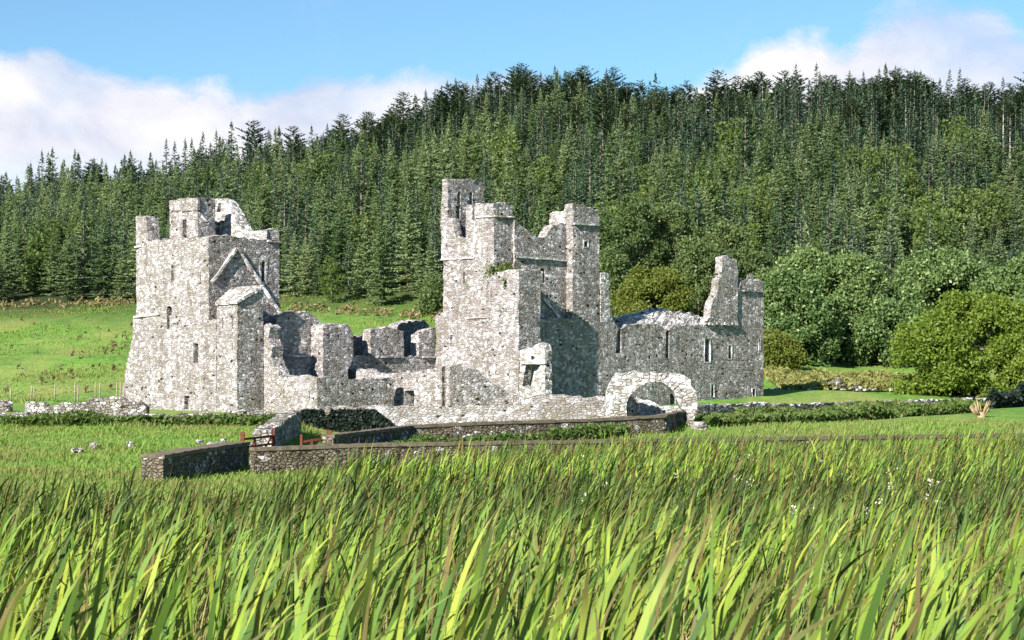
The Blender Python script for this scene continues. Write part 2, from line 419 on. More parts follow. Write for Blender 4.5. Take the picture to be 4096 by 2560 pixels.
def ground_mat():
    m, nt = newmat('meadow'); g = NT(nt)
    pos = g.n('ShaderNodeNewGeometry').outputs['Position']
    mp = g.n('ShaderNodeMapping'); mp.inputs['Scale'].default_value = (1, .45, 1); g.l(pos, mp.inputs[0]); p2 = mp.outputs[0]
    n1 = g.noise(p2, .12, 5, .6); n2 = g.noise(p2, .7, 5, .65); n3 = g.noise(p2, 4, 4, .6)
    col = g.mix(g.ramp(n2, [(.35, 0), (.65, 1)]), (.075, .185, .028), (.16, .28, .05))
    col = g.mix(g.ramp(n1, [(.42, 0), (.66, .8)]), col, (.24, .26, .075))
    col = g.mix(g.ramp(g.noise(p2, .33, 6, .7), [(.60, 0), (.70, .7)]), col, (.13, .11, .05))
    col = g.mix(.6, col, g.mix(g.ramp(n3, [(.3, 0), (.7, 1)]), (.6, .62, .6), (1.35, 1.3, 1.3)), 'MULTIPLY')
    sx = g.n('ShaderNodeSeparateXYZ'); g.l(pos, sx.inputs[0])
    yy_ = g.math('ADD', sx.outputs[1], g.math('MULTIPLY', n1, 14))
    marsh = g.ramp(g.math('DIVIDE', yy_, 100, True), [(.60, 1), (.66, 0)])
    col = g.mix(marsh, col, g.mix(n2, (.018, .02, .008), (.06, .04, .018)))  # peat colour deepened to stand in for shade between the reeds
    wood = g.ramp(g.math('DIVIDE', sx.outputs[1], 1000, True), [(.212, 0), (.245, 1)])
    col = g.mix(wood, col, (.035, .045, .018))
    bp = g.n('ShaderNodeBump', i_Strength=1, i_Distance=.18)
    g.l(g.math('ADD', g.math('MULTIPLY', n2, .8), g.math('MULTIPLY', n3, .45)), bp.inputs['Height'])
    b = g.n('ShaderNodeBsdfPrincipled', i_Roughness=.9); b.inputs['Specular IOR Level'].default_value = .1
    g.l(col, b.inputs['Base Color']); g.l(bp.outputs[0], b.inputs['Normal'])
    o = g.n('ShaderNodeOutputMaterial'); g.l(b.outputs[0], o.inputs[0]); return m
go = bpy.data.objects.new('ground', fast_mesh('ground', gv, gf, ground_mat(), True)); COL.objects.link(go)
tag(go, kind='structure')

def terrain_b(x, y):
    """ground height including the field's undulation"""
    p = Vector((x, y, 0)); k = 0
    if 60 < y < 262: k = 1.0 if y > 140 else .35 if y < 100 else .12
    return gz(x, y) + k * (.5 * noise.noise(p * .07) + .28 * noise.noise(Vector((x * .16 + 9, y * .35, 0))))

# ------------------------------------------------------------------ THE LEFT TOWER
A = at(835, 125)
def plan(a, b, o=A): return o + U * a + V * b
tl = empty('ruined_tower', (A.x, A.y, 2.1), 'pale ruined tower with a gable scar and roof turret, leftmost of the ruins', 'tower')
RT = Plane(A, U); LT = Plane(A, V)
win = M(c1, [(1797, 905), (1822, 880), (1846, 905), (1845, 1145), (1797, 1140)])
wR = slab('wall', RT, M(c1, [(1165, 602), (1350, 590), (1500, 600), (1700, 612), (1866, 622), (1870, 512), (1940, 505), (2015, 512)]), 1.0, STONE, tl, [win], 1.0)
frame(RT, win, wR)
h1 = rect(c1, 712, 940, 742, 1145); h2 = M(c2, [(597, 215), (625, 200), (652, 225), (652, 298), (628, 310), (628, 455), (598, 455)])
h3 = rect(c2, 890, 615, 942, 830); h4 = rect(c2, 787, 1190, 845, 1340)
wL = slab('wall', LT, M(c2, [(85, 1310), (120, 1060), (165, 800), (218, 540), (225, 350), (262, 300)]) + M(c1, [(287, 1200), (284, 720), (280, 350), (330, 340), (405, 350), (415, 480), (432, 655), (700, 622), (1000, 603), (1165, 600)]),
     1.0, STONE, tl, [h1, h2, h3], 1.0, tmin=1.0)
frame(LT, h1, wL, .07, .02, STONE); mould('string_course', LT, c1(278, 722), c1(360, 712), .12, .12, DRESSED, tl)
BT = LT.moved(-.3)
slab('buttress', BT, M(c2, [(690, 440), (900, 400), (1146, 345)]), .42, STONE, tl, [h3, h4], 1.0, tmin=-1.36)
slab('wall', Plane(plan(1.0, 8.3), U), [(0, zat(c1(0, 590)[1], 131)), (4.7, zat(c1(0, 585)[1], 131))], 1.0, STONE, tl, (), 1.5, tz=True)
FU = Plane(plan(4.75, 0), V)
niche = M(c1, [(1272, 200), (1300, 178), (1310, 190), (1308, 300), (1264, 300)])
dr = M(c1, [(1250, 430), (1312, 415), (1297, 470), (1294, 575), (1250, 575)])
slab('gable', FU, M(c1, [(1243, 140), (1290, 132), (1330, 140), (1375, 180), (1440, 290), (1510, 420), (1560, 512), (1600, 535), (1730, 525), (1868, 512)]), .98, PALE, tl, [niche, dr], 2.5, tmin=1.0)
zf = zat(c1(0, 670)[1], 128)
block('shading_slab', plan(.9, .9), U * 4.0, V * 7.6, zf - .4, zf, STONE, tl)  # inner slab added to keep light out of the interior and slits
zc = zf - .1
KR = Plane(plan(1.74, 4.0), U); KL = Plane(plan(1.74, 4.0), V)
slab('turret', KR, M(c1, [(1033, 122), (1150, 120), (1240, 138)]), .7, STONE, tl, (), zc)
kd = M(c1, [(850, 388), (895, 388), (892, 612), (852, 612)])
kL = slab('turret', KL, M(c1, [(692, 158), (850, 133), (1033, 120)]), .7, STONE, tl, [kd], zc, tmin=.7)
pp = M(c1, [(692, 158), (850, 133), (1033, 120), (1031, 274), (860, 287), (694, 302)])
slab('parapet', KL.moved(-.08), pp, .16, STONE, kL, closed=True, tmin=-.08)
block('turret', plan(1.74, 6.85), U * 1.45, V * .7, zc, zat(c1(0, 160)[1], 131), STONE, tl)
mould('string_course', RT, c1(1868, 648), c1(2022, 656), .14, .16, DRESSED, tl)
mould('gable_moulding', RT, c1(1197, 1142), c1(1490, 738), .16, .2, DRESSED, tl)
mould('gable_moulding', RT, c1(1505, 738), c1(2012, 1515), .16, .2, DRESSED, tl)
mould('gable_moulding', KR, c1(1040, 310), c1(1160, 450), .12, .14, DRESSED, tl)
mould('string_course', LT, c2(240, 325), c2(520, 290), .16, .1, DRESSED, tl)
# lean-to with a stone roof
C1 = plan(-.27, -3.76)
L1R = Plane(C1, U); L1L = Plane(C1, V)
lt = empty('lean_to', (C1.x, C1.y, 2.0), 'small stone lean-to with a pale slab roof, built against the left tower', 'building')
s1 = rect(c2, 1487, 360, 1498, 450); s2 = rect(c2, 1527, 785, 1539, 870); s3 = rect(c2, 1207, 330, 1217, 450)
slab('wall', L1R, M(c2, [(1372, 176), (1480, 124), (1560, 64), (1620, 29), (1660, 14)]), .6, STONE, lt, [s1, s2], .8)
slab('wall', L1L, M(c2, [(1147, 188), (1372, 176)]), .6, STONE, lt, [s3], .8, tmin=.6, tmax=2.45)
za = L1R.tz(c2(1372, 172))[1]; zb_ = L1R.tz(c2(1640, 15))[1]
mb = MB(); vs = []
for dz in (0, .22):
    for a, b in ((-.12, -.12), (2.1, -.12), (2.1, 3.7), (-.12, 2.42)):
        p = C1 + U * a + V * b; vs.append((p.x, p.y, za + (zb_ - za) * a / 2.0 + dz))
mb.add(vs, [(3, 2, 1, 0), (4, 5, 6, 7), (0, 1, 5, 4), (1, 2, 6, 5), (2, 3, 7, 6), (3, 0, 4, 7)]); mb.build('roof', PALE, lt)
slab('wall', Plane(C1 + U * 1.5, V), [(3.7, zb_ - .1), (.6, zb_ - .25)], .55, STONE, lt, (), .8, tz=True)

# ------------------------------------------------------------------ broken wall between the towers (front) and cloister
PB = C1 + U * 2.11; W1L = Plane(PB, V); C3 = W1L.pos(c3(600, 1000)); W1R = Plane(C3, U)
w1 = empty('courtyard_wall', (C3.x, C3.y, 1.9), 'low thick rubble wall with a sunlit corner, between the two big towers', 'wall')
slab('wall', W1L, M(c2, [(1657, 425), (1690, 400), (1735, 440), (1715, 560), (1755, 660), (1745, 760), (1785, 870), (1835, 985)]) + M(c3, [(300, 985), (600, 988)]), .9, STONE, w1, (), .8, tmin=W1L.tz(c3(600, 1000))[0] + .8, jit=.14)
slab('wall', W1R, M(c3, [(600, 988), (900, 998), (1300, 1008), (1450, 1014)]), .8, STONE, w1, (), .8, jit=.12)
CWP = Plane(plan(0, -3), U)
cw = empty('cloister_wall', (CWP.A.x + 8, CWP.A.y + 7, 2.2), 'dark ruined cloister wall with two open window gaps, behind the courtyard wall', 'wall')
slab('wall', CWP, M(c3, [(150, 335), (300, 275), (480, 268), (545, 300), (640, 395), (940, 405), (960, 430), (1002, 560), (1005, 750), (1190, 752), (1190, 470), (1230, 452), (1400, 440), (1550, 480), (1552, 755), (1720, 757), (1722, 520), (1790, 470), (1905, 440)]), .9, STONE, cw, (), 1.5, jit=.12)
for a, b in (((215, 752), (500, 757)), ((1260, 762), (1535, 764)), ((1755, 763), (1890, 764))):
    mould('string_course', CWP, c3(*a), c3(*b), .12, .16, DRESSED, cw)
bp_ = CWP.moved(-1.4); q0 = bp_.pos(c3(665, 500))
slab('pier', Plane(q0, U), M(c3, [(665, 425), (800, 420), (940, 432), (975, 470), (1000, 560), (998, 760), (940, 900)]), 1.38, STONE, cw, (), 1.5, jit=.12)
b0 = CWP.moved(1.6).pos(c3(960, 700)); bw = Plane(b0, (.5, .866))
bwt = empty('inner_cloister_wall', (bw.A.x + 2, bw.A.y + 3, 2.2), 'fragment of an inner wall with a pointed opening, seen through the cloister gaps', 'wall')
slab('wall', bw, M(c3, [(960, 545), (1300, 538), (1470, 530), (1485, 430), (1560, 382), (1680, 360), (1790, 372), (1830, 420)]), .9, STONE, bwt, [M(c3, [(1635, 640), (1640, 560), (1685, 500), (1702, 540), (1706, 640)])], 1.5)

# ------------------------------------------------------------------ THE CENTRAL TOWER
N = at(1975, 130)
ct = empty('ruined_tower', (N.x, N.y, 2.2), 'broken central tower with a tall belfry wall of paired windows and two square stumps', 'tower')
LC = Plane(N, V); RN = Plane(N, U); RC = RN.moved(-.19); RCc = RN.moved(-.85)
hs = [rect(c4, 424, 1125, 441, 1245), rect(c5, 278, 520, 299, 632), rect(c4, 621, 1270, 631, 1330)]
wC = slab('wall', LC, M(c3, [(1850, 960), (1870, 850), (1888, 770), (1918, 620), (1905, 480), (1900, 400), (1900, 310), (1985, 275)]) +
     M(c4, [(203, 1330), (203, 1010), (178, 992), (172, 560), (190, 100), (247, 95), (252, 520), (300, 548), (320, 640), (342, 745), (440, 748), (478, 730), (482, 600), (500, 565), (543, 552), (545, 400), (560, 360), (755, 354)]),
     .65, STONE, ct, hs, 1.0, tmin=.7)
frame(LC, hs[0], wC, .07, .02, STONE); frame(LC, hs[1], wC, .07, .02, STONE)
T1 = Plane(N + V * 4.9 + U * .65, U)
bw_ = [M(c4, [(357, 375), (357, 255), (374, 238), (392, 255), (392, 375)]), M(c4, [(485, 382), (485, 255), (505, 236), (525, 255), (525, 382)]), rect(c4, 336, 390, 390, 535), rect(c4, 488, 395, 541, 540)]
slab('belfry_wall', T1, M(c4, [(305, 98), (400, 97), (450, 108), (560, 112), (620, 130), (637, 137), (641, 420)]), .42, STONE, ct, bw_, 3.0, tmin=.02)
slab('stump', RN, M(c4, [(755, 360), (880, 353), (910, 375), (966, 388)]), .7, STONE, ct, (), 1.0)
slab('stump', Plane(RN.pos(c4(966, 400)) - U * .8, V), [(3.2, zat(c4(0, 395)[1], 131)), (.7, zat(c4(0, 380)[1], 131))], .78, STONE, ct, (), 4, tz=True)
block('stump', N + V * 3.0 + U * .66, U * 1.6, V * .7, 4, zat(c4(0, 370)[1], 132), STONE, ct)
sl = M(c4, [(1268, 1082), (1300, 1080), (1318, 1100), (1318, 1240), (1300, 1240), (1297, 1115), (1268, 1112)]); pg = rect(c4, 1372, 1372, 1396, 1404)
slab('wall', RC, M(c4, [(985, 548), (1030, 580), (1100, 640), (1190, 715), (1230, 740), (1310, 745), (1372, 660), (1405, 605), (1560, 597)]), .9, STONE, ct, [sl, pg], 1.0, jit=.12)
cwn = rect(c4, 1748, 784, 1788, 846)
sC = slab('stump', RCc, M(c4, [(1625, 372), (1645, 367), (1780, 395), (1786, 420), (1915, 436)]), .8, STONE, ct, [cwn], 1.0, jit=.12)
frame(RCc, cwn, sC, .1)
Cc = RCc.pos(c4(1625, 400)); CL = Plane(Cc, V)
slab('stump', CL, M(c4, [(1370, 480), (1490, 456), (1530, 450), (1536, 402), (1570, 372), (1625, 368)]), .8, PALE, ct, (), 3, tmin=.8, jit=.12)
mould('string_course', LC, c4(180, 990), c4(550, 964), .1, .12, DRESSED, ct)
mould('string_course', LC, c4(565, 519), c4(755, 510), .1, .12, DRESSED, ct)
mould('string_course', RN, c4(757, 507), c4(966, 518), .1, .14, DRESSED, ct)
mould('string_course', RC, c4(990, 958), c4(1550, 994), .13, .17, DRESSED, ct)
mould('string_course', RCc, c4(1630, 592), c4(1915, 608), .12, .15, DRESSED, ct)
mould('gable_moulding', RC, c4(1292, 1420), c4(1462, 1625), .14, .2, DRESSED, ct)
C2 = N - V * 2.55; A2R = Plane(C2, U)
slab('stair_turret', A2R, M(c4, [(1030, 1098), (1110, 1090), (1200, 1102)]) + M(c5, [(1272, -195)]), 2.55, STONE, ct, (), 1.0)
P2 = plan(9.2, 0); LC2 = Plane(P2, V); K2 = LC2.pos(c5(272, 1000)); BT2 = Plane(K2, (.9, .436))
slab('wall', LC2, M(c3, [(940, 890), (1100, 905), (1350, 958), (1600, 948), (1850, 908), (1960, 880), (2054, 868)]), .9, STONE, w1, [rect(c3, 1562, 1135, 1668, 1335)], .8, tmin=LC2.tz(c5(272, 1000))[0] + .8, jit=.12)
slab('wall', BT2, M(c5, [(272, 872), (420, 868), (560, 902), (700, 1010), (850, 1120), (975, 1190)]), .8, STONE, w1, (), .8, jit=.12)
mould('string_course', LC, c5(460, 337), c5(718, 327), .08, .1, DRESSED, ct)
mould('gable_moulding', LC, c4(206, 1368), c4(300, 1512), .12, .12, DRESSED, ct)
mould('string_course', LC, c4(552, 560), c4(552, 960), .07, .08, DRESSED, ct)
mould('string_course', LC, c4(727, 1290), c4(726, 1510), .08, .1, DRESSED, ct)
DP = Plane(C2, V)
dh = M(c5, [(1072, 1090), (1090, 960), (1110, 845), (1270, 845), (1262, 872), (1200, 925), (1165, 1085)])
slab('doorway', DP, M(c5, [(1040, 690), (1085, 685), (1200, 640), (1300, 618), (1322, 700), (1320, 850)]), .65, PALE, ct, [dh], .8, jit=.14, tmax=-.02)
mould('lintel', DP, c5(1062, 822), c5(1330, 818), .28, .14, DRESSED, ct)

# chimney stack behind the range
KC = RN.moved(-.95); kc = KC.pos(c4(1935, 1200))
ch = empty('chimney_stack', (kc.x, kc.y, 7.5), 'square pale chimney-like stack standing behind the long range wall, right of the central tower', 'chimney')
slab('stack', Plane(kc, U), M(c4, [(1935, 1137), (2000, 1130), (2020, 1146), (2034, 1400), (2036, 1480)]), 1.3, PALE, ch, (), 7.0)
k2 = RN.moved(-.93).pos(c5(1945, 200))
slab('base', Plane(k2, U), M(c5, [(1945, 128), (1990, 135), (2040, 200), (2060, 330)]), 2.5, PALE, ch, (), 5.0, jit=.14)

# ------------------------------------------------------------------ THE LONG RANGE AND ITS GABLED END
RW = RN.moved(-1.0); rw0 = RW.pos(c5(1270, 600))
rg = empty('ruined_range', (rw0.x + 8, rw0.y + 7, 2.4), 'long dark stone range with window slits and stepped gable, right of the central tower', 'building')
wa = M(c6, [(310, 1190), (312, 1050), (340, 930), (370, 930), (375, 1190)]); wb = M(c6, [(858, 1245), (860, 960), (878, 940), (902, 950), (898, 1245)])
wc = rect(c6, 1290, 1036, 1347, 1285); wd = rect(c6, 1548, 1105, 1583, 1250); we = rect(c6, 1887, 1040, 1900, 1150)
wf = rect(c7, 1497, 415, 1528, 560); wg = M(c7, [(1990, 470), (2030, 472), (2032, 655), (2010, 655)]); wh = rect(c7, 1000, 530, 1072, 668)
holes = [wa, wb, wc, wd, we, wf, wg, wh] + [rect(c6, x, y, x + 22, y + 30) for x, y in ((412, 1215), (672, 1215), (755, 1205), (1080, 1192))]
wRW = slab('wall', RW, M(c5, [(1268, 345), (1420, 336), (1560, 350), (1700, 362), (1980, 372), (2090, 374)]) +
     M(c6, [(300, 850), (345, 925), (375, 925), (440, 872), (780, 872), (850, 925), (900, 935), (945, 885), (1250, 880), (1300, 872), (1400, 868), (1470, 700), (1520, 520), (1690, 512), (1935, 520)]), .95, STONE, rg, holes, 1.0, jit=.08)
for w_ in (wc, wd, we, wf, wg): frame(RW, w_, wRW, .08)
slab('gable', RW.moved(-.16), M(c6, [(1302, 872), (1330, 810), (1352, 800), (1355, 700), (1400, 580), (1440, 470), (1450, 362), (1478, 352), (1482, 130), (1505, 122), (1600, 150), (1643, 158), (1658, 300), (1652, 470), (1650, 878), (1480, 872)]), .72, STONE, rg, closed=True, jit=.14)
slab('parapet', RW.moved(-.14), M(c6, [(1656, 510), (1668, 470), (1692, 405), (1725, 385), (1900, 385), (1932, 398), (1937, 516)]), 1.2, STONE, rg, closed=True, jit=.1)
for k in range(4):
    mould('corbel', RW.moved(-.16), c6(1330 + k * 85, 862), c6(1390 + k * 85, 872), .2, .12, DRESSED, rg)
t0 = RW.tz(c6(1700, 900))[0]; t1 = RW.tz(c6(1935, 900))[0]
slab('wall', RW.moved(5.5), [(RW.tz(c5(1600, 700))[0], 8.6), (t0 - 6, 8.0), (t0 - 2, 7.9), (t1, 8.2)], .8, STONE, rg, (), 1.5, tz=True)
slab('wall', Plane(RW.A + RW.d * (t1 - .85), V), [(5.5, 8.2), (2.2, 9.0), (.95, 12.8)], .8, STONE, rg, (), 1.5, tz=True)
fl0 = RW.w(t0 - 16, 0, 1.0); block('shading_slab', Vector((fl0.x, fl0.y)), RW.d * (t1 - t0 + 15), RW.n * 4.4, 6.3, 6.6, STONE, rg)  # unseen slab, added to darken the window openings
# rubble of the fallen vault along the wall head
sil = [(285, 812), (380, 775), (500, 742), (620, 712), (720, 690), (800, 700), (900, 715), (1020, 728), (1160, 752), (1250, 790), (1320, 830)]
fr = [(285, 842), (380, 868), (500, 862), (620, 862), (720, 862), (800, 858), (900, 872), (1020, 876), (1160, 876), (1250, 872), (1330, 862)]
bk = RW.moved(2.6); rnd = random.Random(5); mb = MB(); rows = 7; cols = 44; vs = []
fq = [RW.tz(c6(*p)) for p in fr]; sq = [bk.tz(c6(*p)) for p in sil]
for r in range(rows):
    for c in range(cols):
        s = c / (cols - 1) * (len(fr) - 1); i = min(int(s), len(fr) - 2); k = s - i
        ft = fq[i][0] * (1 - k) + fq[i + 1][0] * k; fz = fq[i][1] * (1 - k) + fq[i + 1][1] * k
        bt = sq[i][0] * (1 - k) + sq[i + 1][0] * k; bz = sq[i][1] * (1 - k) + sq[i + 1][1] * k
        w_ = r / (rows - 1); off = .35 + 2.25 * w_
        t = ft * (1 - w_) + bt * w_
        z = (fz - .35) * (1 - w_) + bz * w_ + .25 * math.sin(math.pi * w_) + rnd.uniform(-.12, .12)
        vs.append(RW.w(t + rnd.uniform(-.1, .1), z, off))
n0 = len(vs); vs += [Vector((v.x, v.y, v.z - 1.6)) for v in vs]
fs = []
for r in range(rows - 1):
    for c in range(cols - 1):
        a = r * cols + c; fs += [(a, a + 1, a + cols + 1, a + cols), (a + n0 + cols, a + n0 + cols + 1, a + n0 + 1, a + n0)]
bd = [(0, c) for c in range(cols)] + [(r, cols - 1) for r in range(1, rows)] + [(rows - 1, c) for c in range(cols - 2, -1, -1)] + [(r, 0) for r in range(rows - 2, 0, -1)]
for (r, c), (r2, c2_) in zip(bd, bd[1:] + bd[:1]):
    a = r * cols + c; b = r2 * cols + c2_; fs.append((b, a, a + n0, b + n0))
mb.add(vs, fs); mb.build('vault', PALE, rg)

# ------------------------------------------------------------------ garden walls and arch in front of the abbey
def seg_wall(name, label, p0, p1, top, thick, mat, zbot, cope=None, jit=.06, cat='wall', parent=None, ext=(0, 0)):
    """wall between two (src x, distance) points with its top line traced"""
    a = at(*p0); b = at(*p1); pl = Plane(a, b - a)
    r = parent or empty(name, (a.x, a.y, zbot + .3), label, cat)
    slab('wall', pl, top, thick, mat, r, (), zbot, jit=jit)
    if cope:
        q = [pl.tz(p) for p in top]
        cp = [(t, z + .09) for t, z in q] + [(t, z - .05) for t, z in q[::-1]]
        slab('coping', pl.moved(-.05), cp, thick + .1, cope, r, closed=True, jit=.02, tz=True, relief=.01)
    return r
w2 = seg_wall('garden_wall', 'long low pale rubble wall running in front of the abbey up to the round arch', (1200, 108), (2440, 108),
     M(c3, [(380, 1342), (640, 1324), (1100, 1302), (1700, 1302), (2150, 1298)]) + M(c5, [(780, 1296), (1460, 1286), (1500, 1262), (1960, 1246), (2010, 1236)]), .7, STONE, .5, jit=.1)
w2b = seg_wall('terrace_wall', 'short pale wall at the foot of the dark range, behind the garden wall', (1960, 116), (2430, 116),
     M(c5, [(735, 1245), (860, 1196), (1200, 1190), (1390, 1187), (1700, 1196), (1995, 1202)]), .7, STONE, .8, jit=.1)
ar_pl = Plane(at(2500, 101), (1, 0)); ap = ar_pl.A
ar = empty('stone_arch', (ap.x + 1, ap.y, 1.1), 'free standing round arch of white rubble stone at the end of the garden wall', 'arch')
slab('wall', ar_pl, M(c7, [(228, 845), (226, 560), (238, 480), (300, 350), (358, 285), (500, 264), (700, 268), (900, 286), (1060, 290), (1180, 310), (1250, 370), (1255, 440), (1295, 485), (1322, 560), (1332, 640), (1305, 720), (1285, 860), (1276, 1030),
     (1246, 1030), (1240, 900), (1215, 770), (1130, 700), (1088, 610), (1060, 530), (1000, 462), (920, 402), (820, 386), (700, 405), (620, 450), (520, 540), (474, 640), (470, 845)]), 1.1, PALE, ar, closed=True, jit=.08, step=.25)
ring = [(472, 640), (495, 585), (520, 540), (568, 492), (620, 450), (660, 425), (700, 405), (760, 392), (820, 386), (870, 390), (920, 402), (962, 430), (1000, 462), (1032, 497), (1060, 530)]
mb = MB(); rnd = random.Random(3)
cxr, czr = ar_pl.tz(c7(780, 700))
for i in range(len(ring) - 1):
    a = Vector(ar_pl.tz(c7(*ring[i]))); b = Vector(ar_pl.tz(c7(*ring[i + 1])))
    if rnd.random() < .0: continue
    m_ = (a + b) / 2; o = (m_ - Vector((cxr, czr))).normalized(); L = rnd.uniform(.42, .62); g_ = (b - a) * .06
    tn = (b - a).normalized()
    A0, B0 = a + g_, b - g_; A1, B1 = A0 + o * L - tn * .03, B0 + o * L + tn * .03
    pr = rnd.uniform(.02, .06)
    vs = [ar_pl.w(p.x, p.y, -pr) for p in (A0, B0, B1, A1)] + [ar_pl.w(p.x, p.y, .3) for p in (A0, B0, B1, A1)]
    mb.add(vs, [(0, 1, 2, 3), (7, 6, 5, 4), (0, 4, 5, 1), (1, 5, 6, 2), (2, 6, 7, 3), (3, 7, 4, 0)])
mb.build('voussoir_ring', PALE, ar)
aw = Plane(at(2528, 103), (.42, .9))
awr = empty('sunken_wall', (aw.A.x, aw.A.y, 1.2), 'dark curved wall seen through the round arch', 'wall')
slab('wall', aw, M(c7, [(520, 560), (600, 640), (700, 652), (850, 682), (945, 722)]), .6, STONE, awr, (), .6)
w3 = seg_wall('passage_wall', 'bright low wall behind the right leg of the round arch', (2540, 114), (2790, 114), M(c7, [(600, 568), (735, 604), (900, 684), (1110, 674), (1330, 650)]), .8, PALE, .7, jit=.12)
en = seg_wall('yard_wall', 'plain brown yard wall with flat coping, in front of the garden wall and round arch', (1650, 88), (2661, 95), [(1650, 1708), (1955, 1694), (2350, 1683), (2661, 1666)], .45, BROWN, .2, COPE, .03)
seg_wall('', '', (1333, 76), (1648, 88), [(1333, 1748), (1648, 1710)], .45, BROWN, .0, COPE, .03, parent=en)
seg_wall('', '', (2665, 95.2), (2752, 112), [(2664, 1666), (2752, 1648)], .45, BROWN, .3, COPE, .03, parent=en)
fw = seg_wall('roadside_wall', 'long low brown wall with flat coping along the edge of the reeds', (1016, 72), (2658, 80), [(1016, 1800), (1473, 1783), (2050, 1773), (2658, 1763)], .5, BROWN, -.3, COPE, .03)
seg_wall('', '', (2660, 80.01), (4500, 92), [(2662, 1763), (3400, 1752), (4096, 1741), (4480, 1737)], .5, BROWN, -.3, COPE, .03, parent=fw)
fl = seg_wall('field_wall', 'dark stub of wall with pale end, left of the red gate', (652, 66), (996, 76), [(652, 1829), (760, 1811), (996, 1776)], .8, BROWN, -.3, COPE, .03)
el = seg_wall('ramp_wall', 'sloping bright-topped wall climbing from the red gate to the garden wall', (1085, 82), (1204, 103), [(1085, 1722), (1120, 1702), (1160, 1668), (1204, 1642)], .8, FIELD, .2, None, .1)
hw = seg_wall('dry_stone_wall', 'overgrown dry stone wall across the grass below the left tower', (-300, 108), (1180, 108), [(-300, 1655), (0, 1655), (150, 1660), (300, 1655), (430, 1657), (560, 1655), (700, 1660), (850, 1657), (1000, 1652), (1130, 1650), (1180, 1660)], .7, FIELD, .8, None, .16)
rwall = seg_wall('dry_stone_wall', 'long dry stone wall running right from the arch towards the trees', (2790, 108), (4300, 150), [(2790, 1620), (2950, 1619), (3250, 1618), (3550, 1609), (3883, 1597), (4300, 1590)], .8, FIELD, .8, None, .13)
lr = seg_wall('low_ruin', 'knee high ruined wall footing in the grass beside the left tower', (105, 119), (560, 119), M(cL, [(218, 995), (290, 930), (350, 935), (430, 955), (520, 932), (640, 938), (700, 930), (715, 900), (860, 895), (975, 890), (1180, 960)]), 1.1, FIELD, 1.2, None, .16)

# ------------------------------------------------------------------ gates
def gate(name, label, p0, p1, posts, zoff=0):
    a = at(*p0[:2]); b = at(*p1[:2]); z0 = zat(p0[2], p0[1]); z1 = zat(p1[2], p1[1])
    r = empty(name, (a.x, a.y, gz(a.x, a.y)), label, 'gate')
    A0 = Vector((a.x, a.y, z0)); B0 = Vector((b.x, b.y, z1)); H = 1.15
    mb = MB()
    for k in (0, .3, .62, 1.0):
        mb.bar(A0 - Vector((0, 0, H * k)), B0 - Vector((0, 0, H * k)), .06, .09)
    for s in (0, .38, .97):
        p = A0.lerp(B0, s); mb.bar(p + Vector((0, 0, .05)), p - Vector((0, 0, H)), .07, .07)
    for s0, s1 in ((.02, .38), (.4, .95)):
        mb.bar(A0.lerp(B0, s0) - Vector((0, 0, H)), A0.lerp(B0, s1), .05, .06)
    mb.build('frame', RUST, r)
    for q, w in posts:
        p = A0.lerp(B0, q); g_ = gz(p.x, p.y); m2 = MB()
        m2.bar((p.x, p.y, min(g_, p.z - 1.2) - .1), (p.x, p.y, p.z + .32), w, w, taper=.94); m2.build('post', RUST, r)
    return r
gate('farm_gate', 'rust red farm gate beside the dark wall stub, left of the pair', (974, 77.5, 1757), (1093, 80, 1743), [(-.03, .17), (1.02, .1)])
gate('farm_gate', 'half hidden rust red gate against the dark shadow leaves, with a stout red post', (1205, 79, 1768), (1318, 79.5, 1750), [(0, .1), (1.0, .22)])

# ------------------------------------------------------------------ stones, posts
def boulder(name, label, sx, sy, d, w, h, mat, seed, group=None, sink=.15):
    bm = bmesh.new(); bmesh.ops.create_icosphere(bm, subdivisions=3, radius=1)
    p = at(sx, d); z = zat(sy, d)
    for v in bm.verts:
        n_ = v.co.copy(); k = 1 + .38 * noise.noise(n_ * 1.3 + Vector((seed * 7.1, 0, 0))) + .18 * noise.noise(n_ * 3.1 + Vector((0, seed, 0)))
        q = n_ * k; q.x = max(-.8, min(.8, q.x)); q.z = max(-.6, min(.72, q.z))
        v.co = Vector((q.x * w / 1.6, q.y * w / 2.2, q.z * h / 1.3))
    me = bpy.data.meshes.new(name); bm.to_mesh(me); bm.free(); me.materials.append(mat)
    o = bpy.data.objects.new(name, me); COL.objects.link(o)
    g_ = terrain_b(p.x, p.y)
    o.location = (p.x, p.y, max(g_, z - h) + h / 2 - sink * h); o.rotation_euler = (0, 0, seed * 1.7)
    tag(o, label, 'boulder', group); return o
boulder('boulder', 'big pale boulder alone on the grass left of the tower', 127, 1602, 124, 1.0, .75, STONE, 1)
boulder('boulder', 'dark mossy boulder at the left edge of the picture', 8, 1600, 124, 1.4, .85, FIELD, 2)
boulder('boulder', 'square pale stone in the rough grass under the dry stone wall', 374, 1788, 86, .42, .34, STONE, 3)
boulder('boulder', 'flat grey stone left of the square one in the rough grass', 308, 1802, 84, .5, .22, FIELD, 4)
boulder('boulder', 'rounded brown stone on the bare bank below the left tower', 520, 1766, 88, .45, .25, FIELD, 5)
for i, (x, y, w, h, lb) in enumerate([(855, 1765, .75, .3, 'flat white slab of rock on the grass just left of the red gate'), (1035, 1722, .55, .22, 'small white stone on the grass above the red gate'),
        (895, 1752, .3, .2, 'small pale stone above the flat white slab of rock'), (800, 1757, .35, .2, 'small grey stone left of the flat white slab'), (1000, 1765, .4, .25, 'small stone close behind the red gate')]):
    boulder('boulder', lb, x, y, 88, w, h, STONE if i != 3 else FIELD, 10 + i)
